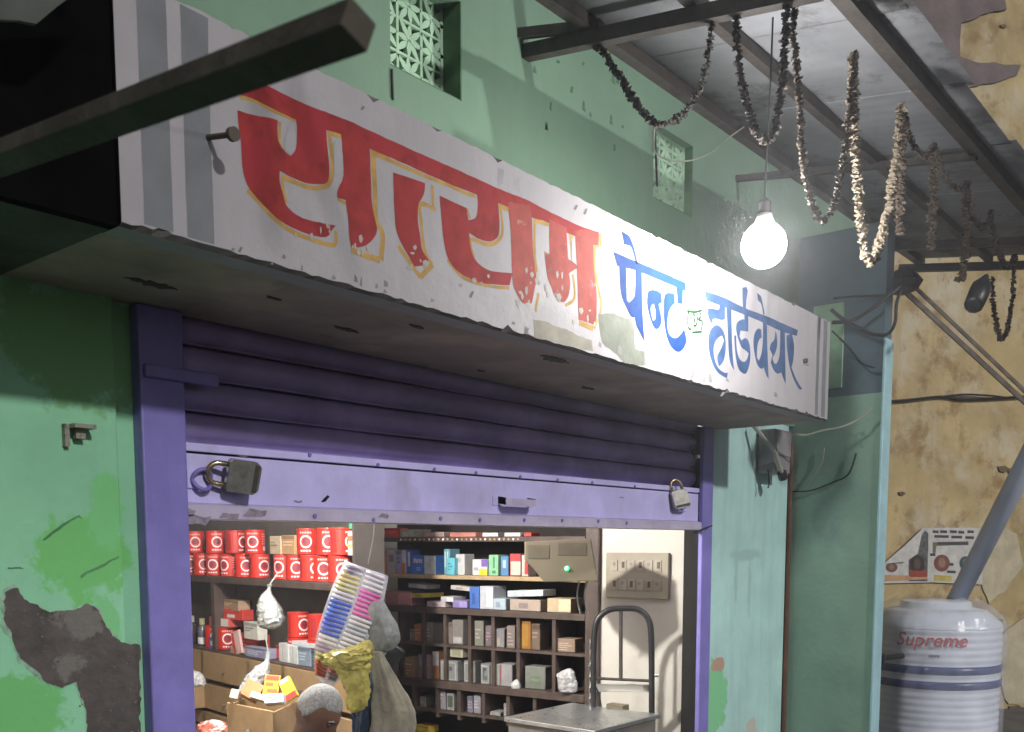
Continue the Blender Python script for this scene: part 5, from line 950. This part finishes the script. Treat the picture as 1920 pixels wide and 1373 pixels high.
# hanging strip of pens in clear pockets
ps = thing('pen_strip', 'clear hanging strip of coloured pens in pockets', 'pen strip', tuple(pD(690, 1060, 4.3)))
cl_ = [(688, 1066, 44), (676, 1100, 50), (664, 1135, 52), (650, 1170, 50), (636, 1205, 46), (622, 1238, 36), (612, 1268, 24), (612, 1285, 12)]
tl = [.36, .36, .36, .38, .4, .45, .5, .5]; P_ = smoothpath([V((a, b, c)) for a, b, c in cl_], 4); rowsp = []
for i, q in enumerate(P_):
    f = i / (len(P_) - 1); d = 4.3 - .10 * sin(f * 2.4) ; tt = .42
    a = pD(q.x - q.z * cos(tt), q.y - q.z * sin(tt) * .8, d); b = pD(q.x + q.z * cos(tt), q.y + q.z * sin(tt) * .8, d + .02); rowsp.append((a, b))
mb = MB(); vs = []; NS = 8
for a, b in rowsp:
    for k in range(NS + 1): p_ = a.lerp(b, k / NS); vs.append(p_ - CF * (.018 * sin(pi * k / NS) + .004 * MN.noise(p_ * 40)))
n1 = NS + 1; mb.add(vs, [(i * n1 + k, i * n1 + k + 1, (i + 1) * n1 + k + 1, (i + 1) * n1 + k) for i in range(len(rowsp) - 1) for k in range(NS)])
o = mb.build('film', mat('strip_film', (.6, .62, .64), .12, alpha=.55, bump=.6, bscale=60, spec=.9, var=.15, scale=30), ps, smooth=True); o.modifiers.new('s', 'SOLIDIFY').thickness = .0015
pc = [[Wh, Wh], [(.6, .55, .2), Wh], [(.55, .55, .25), (.62, .12, .35)], [Wh, (.62, .12, .35)], [(.08, .15, .5), (.62, .15, .36)], [(.1, .18, .55), Wh], [(.07, .12, .5), (.45, .47, .48)], [(.1, .16, .5), Wh], [Wh, Wh], [(.4, .3, .36), Wh], [(.55, .5, .2), (.4, .4, .4)], [(.6, .14, .06), (.6, .2, .1)], [(.6, .16, .08), (.5, .45, .45)]]
pc = [c for q in pc for c in (q, q)]
for r, cols in enumerate(pc):
    fi = 1 + (len(rowsp) - 5) * r / len(pc); i = int(fi); a = rowsp[i][0].lerp(rowsp[i + 1][0], fi - i); b = rowsp[i][1].lerp(rowsp[i + 1][1], fi - i)
    for k, c in enumerate(cols):
        f0, f1 = (.06, .48) if k == 0 else (.52, .95); s0 = a.lerp(b, f0) - CF * .016; s1 = a.lerp(b, f1) - CF * .018
        MB().tube([s0, s0.lerp(s1, .3), s0.lerp(s1, .32), s0.lerp(s1, .95), s1], [.0085, .0095, .008, .008, .003], 7).build('pen', plain(c, .25), ps, smooth=True)
MB().tube([pD(690, 1058, 4.3), pD(700, 1010, 4.28), pD(704, 960, 4.26)], .002, 5).build('string', M_wcable, ps)

# stabiliser box with green lamp, switchboard, tube frame, metal counter
sb = thing('stabiliser_box', 'beige voltage stabiliser with green light on the shelf end', 'stabiliser', tuple(pD(1050, 1085, 5.95)))
def cb(x0, x1, y0, y1, d, dep, nm, m, par, bev=.004):
    a = pD(x0, y0, d); b = pD(x1, y1, d); w_ = (x1 - x0) / FPX * d; e = Matrix(((CR.x, CF.x, 0, a.x), (CR.y, CF.y, 0, a.y), (0, 0, 1, 0), (0, 0, 0, 1)))
    return MB().box((0, 0, b.z), (w_, dep, a.z), e).build(nm, m, par, bevel=bev)
eM = Matrix(((CR.x, CF.x, 0, 0), (CR.y, CF.y, 0, 0), (0, 0, 1, 0), (0, 0, 0, 1)))
d = 5.75; q = [pD(x, y, d) for x, y in ((984, 1016), (1108, 1010), (1122, 1090), (1020, 1092), (1000, 1066), (984, 1052))]
vs = [p_ for p_ in q] + [p_ + CF * .22 for p_ in q]; n = 6
MB().add(vs, [tuple(range(6)), tuple(range(11, 5, -1))] + [(i, (i + 1) % 6, (i + 1) % 6 + 6, i + 6) for i in range(6)]).build('casing', M_beige, sb, bevel=.006)
cb(1046, 1100, 1018, 1042, d - .003, .003, 'front_panel', mat('beige_panel', (.115, .10, .065), .5), sb); cb(990, 1030, 1022, 1048, d - .003, .003, 'vent_panel', mat('beige_panel', (.115, .10, .065), .5), sb)
c = pD(1063, 1066, d - .006); MB().lathe([(.0005, -.013), (.010, -.009), (.0135, 0), (.010, .009), (.0005, .013)], 12, c).build('indicator_lamp', emit('green_led', (.0, 1, .22), 7), sb, smooth=True)
for x in (1086, 1100): MB().tube(smoothpath([pD(x, 1090, 5.85), pD(x - 4, 1120, 5.9), pD(x + 2, 1150, 5.95)], 4), .006, 6).build('lead', M_wcable, sb)
RW = 5.30
sw = thing('switchboard', 'beige electrical switchboard on the white inner wall', 'switchboard', tuple(pX(1195, 1080, RW)))
a = pX(1255, 1037, RW - .02); b = pX(1137, 1120, RW - .02)
MB().box((RW - .03, a.y, b.z), (RW - .001, b.y, a.z)).build('board', M_board, sw, bevel=.005)
for r_ in range(2):
    for k in range(6):
        y0 = a.y + (b.y - a.y) * (.10 + .14 * k); z0 = b.z + (a.z - b.z) * (.18 + .42 * r_)
        s_ = MB().box((RW - .036, y0, z0), (RW - .0305, y0 + (b.y - a.y) * .105, z0 + (a.z - b.z) * .24)).build('switch_plate', mat('switch_cream', (.40, .36, .29), .4), sw, bevel=.002)
        if (k + r_) % 2: MB().box((RW - .041, y0 + .012, z0 + .02), (RW - .0365, y0 + .03, z0 + .06)).build('rocker', mat('switch_dark', (.12, .1, .08), .4), s_)
        else: MB().tube([(RW - .0365, y0 + .028, z0 + .045), (RW - .039, y0 + .028, z0 + .045)], .012, 10).build('socket_face', mat('socket_brown', (.3, .26, .2), .4), s_)
tf = thing('tube_frame', 'black bent tube frame with chain standing behind the metal counter', 'metal frame', tuple(pD(1170, 1330, 6.0)))
d = 5.85; G_ = lambda x, y: pD(x, y, d)
MB().tube(smoothpath([G_(1112, 1340), G_(1113, 1240), G_(1115, 1185), G_(1122, 1160), G_(1142, 1144), G_(1170, 1141), G_(1198, 1144), G_(1216, 1162), G_(1221, 1195), G_(1222, 1280), G_(1222, 1345)], 6), .019, 10).build('arch_tube', M_black, tf, smooth=True)
MB().tube([G_(1164, 1143), G_(1164, 1272)], .012, 8).build('centre_bar', M_iron, tf); MB().tube([G_(1115, 1272), G_(1222, 1277)], .009, 8).build('cross_bar', M_iron, tf)
cb(1116, 1220, 1283, 1298, d + .03, .02, 'paper_roll', M_inwall, tf)
for k in range(13):
    c = G_(1106 + (k % 2) * 2, 1205 + k * 10); MB().tube([c + (CR if k % 2 else CF) * .011 * cos(a) + V((0, 0, .021 * sin(a))) for a in [2 * pi * j / 10 for j in range(11)]], .004, 5).build('chain_link', M_steel, tf)
MB().tube(smoothpath([G_(1115, 1285), G_(1122, 1300), G_(1127, 1325)], 4), .006, 6).build('cord', M_black, tf)
MB().tube([G_(1218, 1268), G_(1234, 1266)], .012, 8).build('clamp', M_steel, tf)
mc = thing('metal_counter', 'sheet metal counter top at the bottom beside the tube frame', 'counter', (4.5, .35, .1))
MB().box((4.19, .035, .575), (4.86, .68, .60)).build('top', M_alu, mc, bevel=.004)
MB().box((4.21, .055, .10), (4.84, .66, .575)).build('body', mat('counter_body', (.2, .18, .16), .5, metal=.3), mc)
MB().box((4.86, .3, .50), (4.93, .42, .62)).build('latch', M_beige, mc)

# ---------------------------------------------------------------- seated shopkeeper (head and shoulders reach the frame)
hc = pD(597, 1352, 3.9); hc.z = 1.0; HT = 1.057
fw = (CR * .93 - CF * .36); fw.normalize(); side = V((-fw.y, fw.x, 0)); BX = V((hc.x, hc.y, 0)) - fw * .07
pn = thing('person', 'seated man with short grey hair looking down at the counter', 'person', (BX.x, BX.y, .1))
def L(f, s, z): return BX + fw * f + side * s + V((0, 0, z))
body = MB(); NU, NV = 44, 34; vs = []; tiltd = radians(36)
hctr = L(.07, 0, .915)
def headpt(th, ph):      # th 0..pi from crown, ph 0 = face direction
    x = sin(th) * cos(ph); y = sin(th) * sin(ph); z = cos(th); r = V((x * .096, y * .074, z * .117))
    if z < 0: r.y *= 1 - .30 * z * z; r.x *= (1 - .18 * z * z) if x < 0 else 1
    g = lambda px_, pz, sx, sz, amp: amp * math.exp(-((y - px_) / sx) ** 2 - ((z - pz) / sz) ** 2) if x > 0 else 0
    r.x += g(0, -.22, .13, .16, .026) + g(0, .02, .10, .22, .010) + g(0, .20, .6, .10, .006) - g(.36, .02, .17, .11, .012) - g(-.36, .02, .17, .11, .012) + g(0, -.58, .3, .10, .006) + g(0, -.86, .35, .14, .012)
    ear = math.exp(-((x + .08) / .16) ** 2 - ((z + .10) / .22) ** 2) * (abs(y) > .6); r.y += math.copysign(.020 * ear, y) if ear else 0
    return r
def headw(r):
    q = V((r.x * cos(tiltd) + r.z * sin(tiltd), r.y, -r.x * sin(tiltd) + r.z * cos(tiltd))); return hctr + fw * q.x + side * q.y + V((0, 0, q.z))
for i in range(NV + 1):
    for j in range(NU): vs.append(headw(headpt(pi * max(.004, min(.996, i / NV)), 2 * pi * j / NU)))
body.add(vs, [(i * NU + j, i * NU + (j + 1) % NU, (i + 1) * NU + (j + 1) % NU, (i + 1) * NU + j) for i in range(NV) for j in range(NU)] + [tuple(range(NU)), tuple(range(NV * NU, (NV + 1) * NU))[::-1]])
def limb(mb, pts, rad): mb.tube(smoothpath(pts, 5), [rad[min(int(i / 5), len(rad) - 2)] + (rad[min(int(i / 5), len(rad) - 2) + 1] - rad[min(int(i / 5), len(rad) - 2)]) * ((i / 5) % 1 if i < 5 * (len(rad) - 1) else 1) for i in range(5 * (len(pts) - 1) + 1)], 14)
limb(body, [L(.04, 0, .90), L(.0, 0, .80), L(-.03, 0, .72)], [.052, .055, .065])
limb(body, [L(-.03, 0, .76), L(-.05, 0, .62), L(-.06, 0, .45), L(-.04, 0, .38), L(-.03, 0, .30)], [.08, .145, .14, .155, .12])
for sg_ in (-1, 1):
    limb(body, [L(-.04, .05 * sg_, .70), L(-.04, .17 * sg_, .68), L(.02, .22 * sg_, .54), L(.10, .23 * sg_, .44), L(.24, .17 * sg_, .43), L(.34, .13 * sg_, .44)], [.06, .055, .046, .040, .034, .026])
    hb_ = L(.34, .13 * sg_, .44)
    limb(body, [hb_, hb_ + fw * .05, hb_ + fw * .085], [.026, .032, .028])
    for k, ln in enumerate((.062, .072, .068, .052)):
        o_ = hb_ + fw * .08 + side * (.027 - .018 * k) * sg_; body.tube([o_, o_ + fw * ln * .5 + V((0, 0, -.004)), o_ + fw * ln * .85 + V((0, 0, -.022)), o_ + fw * ln + V((0, 0, -.036))], [.0095, .009, .0085, .006], 8)
    o_ = hb_ + fw * .03 - side * .028 * sg_; body.tube([o_, o_ + fw * .025 - side * .022 * sg_, o_ + fw * .05 - side * .028 * sg_ + V((0, 0, -.01))], [.011, .0105, .007], 8)
    limb(body, [L(-.02, .09 * sg_, .34), L(.20, .12 * sg_, .36), L(.38, .13 * sg_, .35), L(.40, .13 * sg_, .22), L(.38, .13 * sg_, .135)], [.085, .08, .06, .05, .038])
    limb(body, [L(.35, .13 * sg_, .135), L(.45, .135 * sg_, .13), L(.56, .14 * sg_, .122)], [.036, .035, .020])
o = body.build('body', M_skin, pn, smooth=True); rm = o.modifiers.new('remesh', 'REMESH'); rm.mode = 'VOXEL'; rm.voxel_size = .0065; rm.use_smooth_shade = True
hm = MB(); vs = []
HV = 20
for i in range(HV + 1):
    for j in range(NU):
        ph = 2 * pi * j / NU; lim = (1.06 if cos(ph) > .35 else 1.06 + min(1, (.35 - cos(ph)) * 2.2) * .72) * (1 + .02 * sin(j * 5)); th = lim * max(.004, i / HV); r = headpt(th, ph)
        k = 1 + .050 * min(1, (1 - i / HV) * 6); vs.append(headw(r * k if i < HV else r * .97))
hm.add(vs, [(i * NU + j, i * NU + (j + 1) % NU, (i + 1) * NU + (j + 1) % NU, (i + 1) * NU + j) for i in range(HV) for j in range(NU)] + [tuple(range(NU))])
hm.build('hair', M_hair, pn, smooth=True)
for sg_ in (-1, 1):
    c = headw(V((.083, .029 * sg_, .002))); MB().lathe([(.0005, -.011), (.008, -.008), (.0115, 0), (.008, .008), (.0005, .011)], 12, c).build('eye', mat('dark_eye', (.05, .04, .04), .2), pn, smooth=True)
    MB().tube([headw(V((.093, .016 * sg_, .021))), headw(V((.092, .03 * sg_, .026))), headw(V((.081, .047 * sg_, .020)))], [.003, .0042, .002], 6).build('eyebrow', M_hair, pn)
sm_ = MB(); limb(sm_, [L(-.03, 0, .765), L(-.05, 0, .62), L(-.06, 0, .45), L(-.05, 0, .36)], [.09, .158, .155, .165])
for sg_ in (-1, 1): limb(sm_, [L(-.04, .04 * sg_, .70), L(-.04, .17 * sg_, .685), L(.02, .225 * sg_, .55), L(.06, .23 * sg_, .50)], [.075, .072, .064, .062])
o = sm_.build('shirt', M_shirt, pn, smooth=True); rm = o.modifiers.new('remesh', 'REMESH'); rm.mode = 'VOXEL'; rm.voxel_size = .011; rm.use_smooth_shade = True
tr = MB(); 
for sg_ in (-1, 1): limb(tr, [L(-.05, .07 * sg_, .34), L(.20, .12 * sg_, .362), L(.395, .13 * sg_, .35), L(.405, .13 * sg_, .22), L(.385, .13 * sg_, .16)], [.125, .095, .075, .066, .062])
o = tr.build('trousers', M_trouser, pn, smooth=True); rm = o.modifiers.new('remesh', 'REMESH'); rm.mode = 'VOXEL'; rm.voxel_size = .011; rm.use_smooth_shade = True
stl = thing('stool', 'low wooden stool under the seated man', 'stool', (BX.x, BX.y, .1))
c = BX - fw * .04
MB().lathe([(.16, .235), (.17, .24), (.17, .26), (.16, .265)], 20, (c.x, c.y, 0)).build('seat', M_drawer, stl)
for k in range(4): a = pi / 4 + k * pi / 2; MB().tube([(c.x + .12 * cos(a), c.y + .12 * sin(a), .235), (c.x + .15 * cos(a), c.y + .15 * sin(a), .101)], .016, 8).build('leg', M_drawer, stl)

# ---------------------------------------------------------------- haze volume added for glow round the bulb and lifted shadows
hz_m = bpy.data.materials.new('night_haze'); hz_m.use_nodes = True; n_ = hz_m.node_tree.nodes; n_.remove(n_['Principled BSDF'])
pv = n_.new('ShaderNodeVolumePrincipled'); pv.inputs['Density'].default_value = .0075; pv.inputs['Color'].default_value = (.9, .92, 1, 1); pv.inputs['Anisotropy'].default_value = .7
hz_m.node_tree.links.new(pv.outputs[0], n_['Material Output'].inputs['Volume'])
tag(MB().box((-70, -70, -1), (90, 90, 8.6)).build('haze', hz_m), kind='stuff')
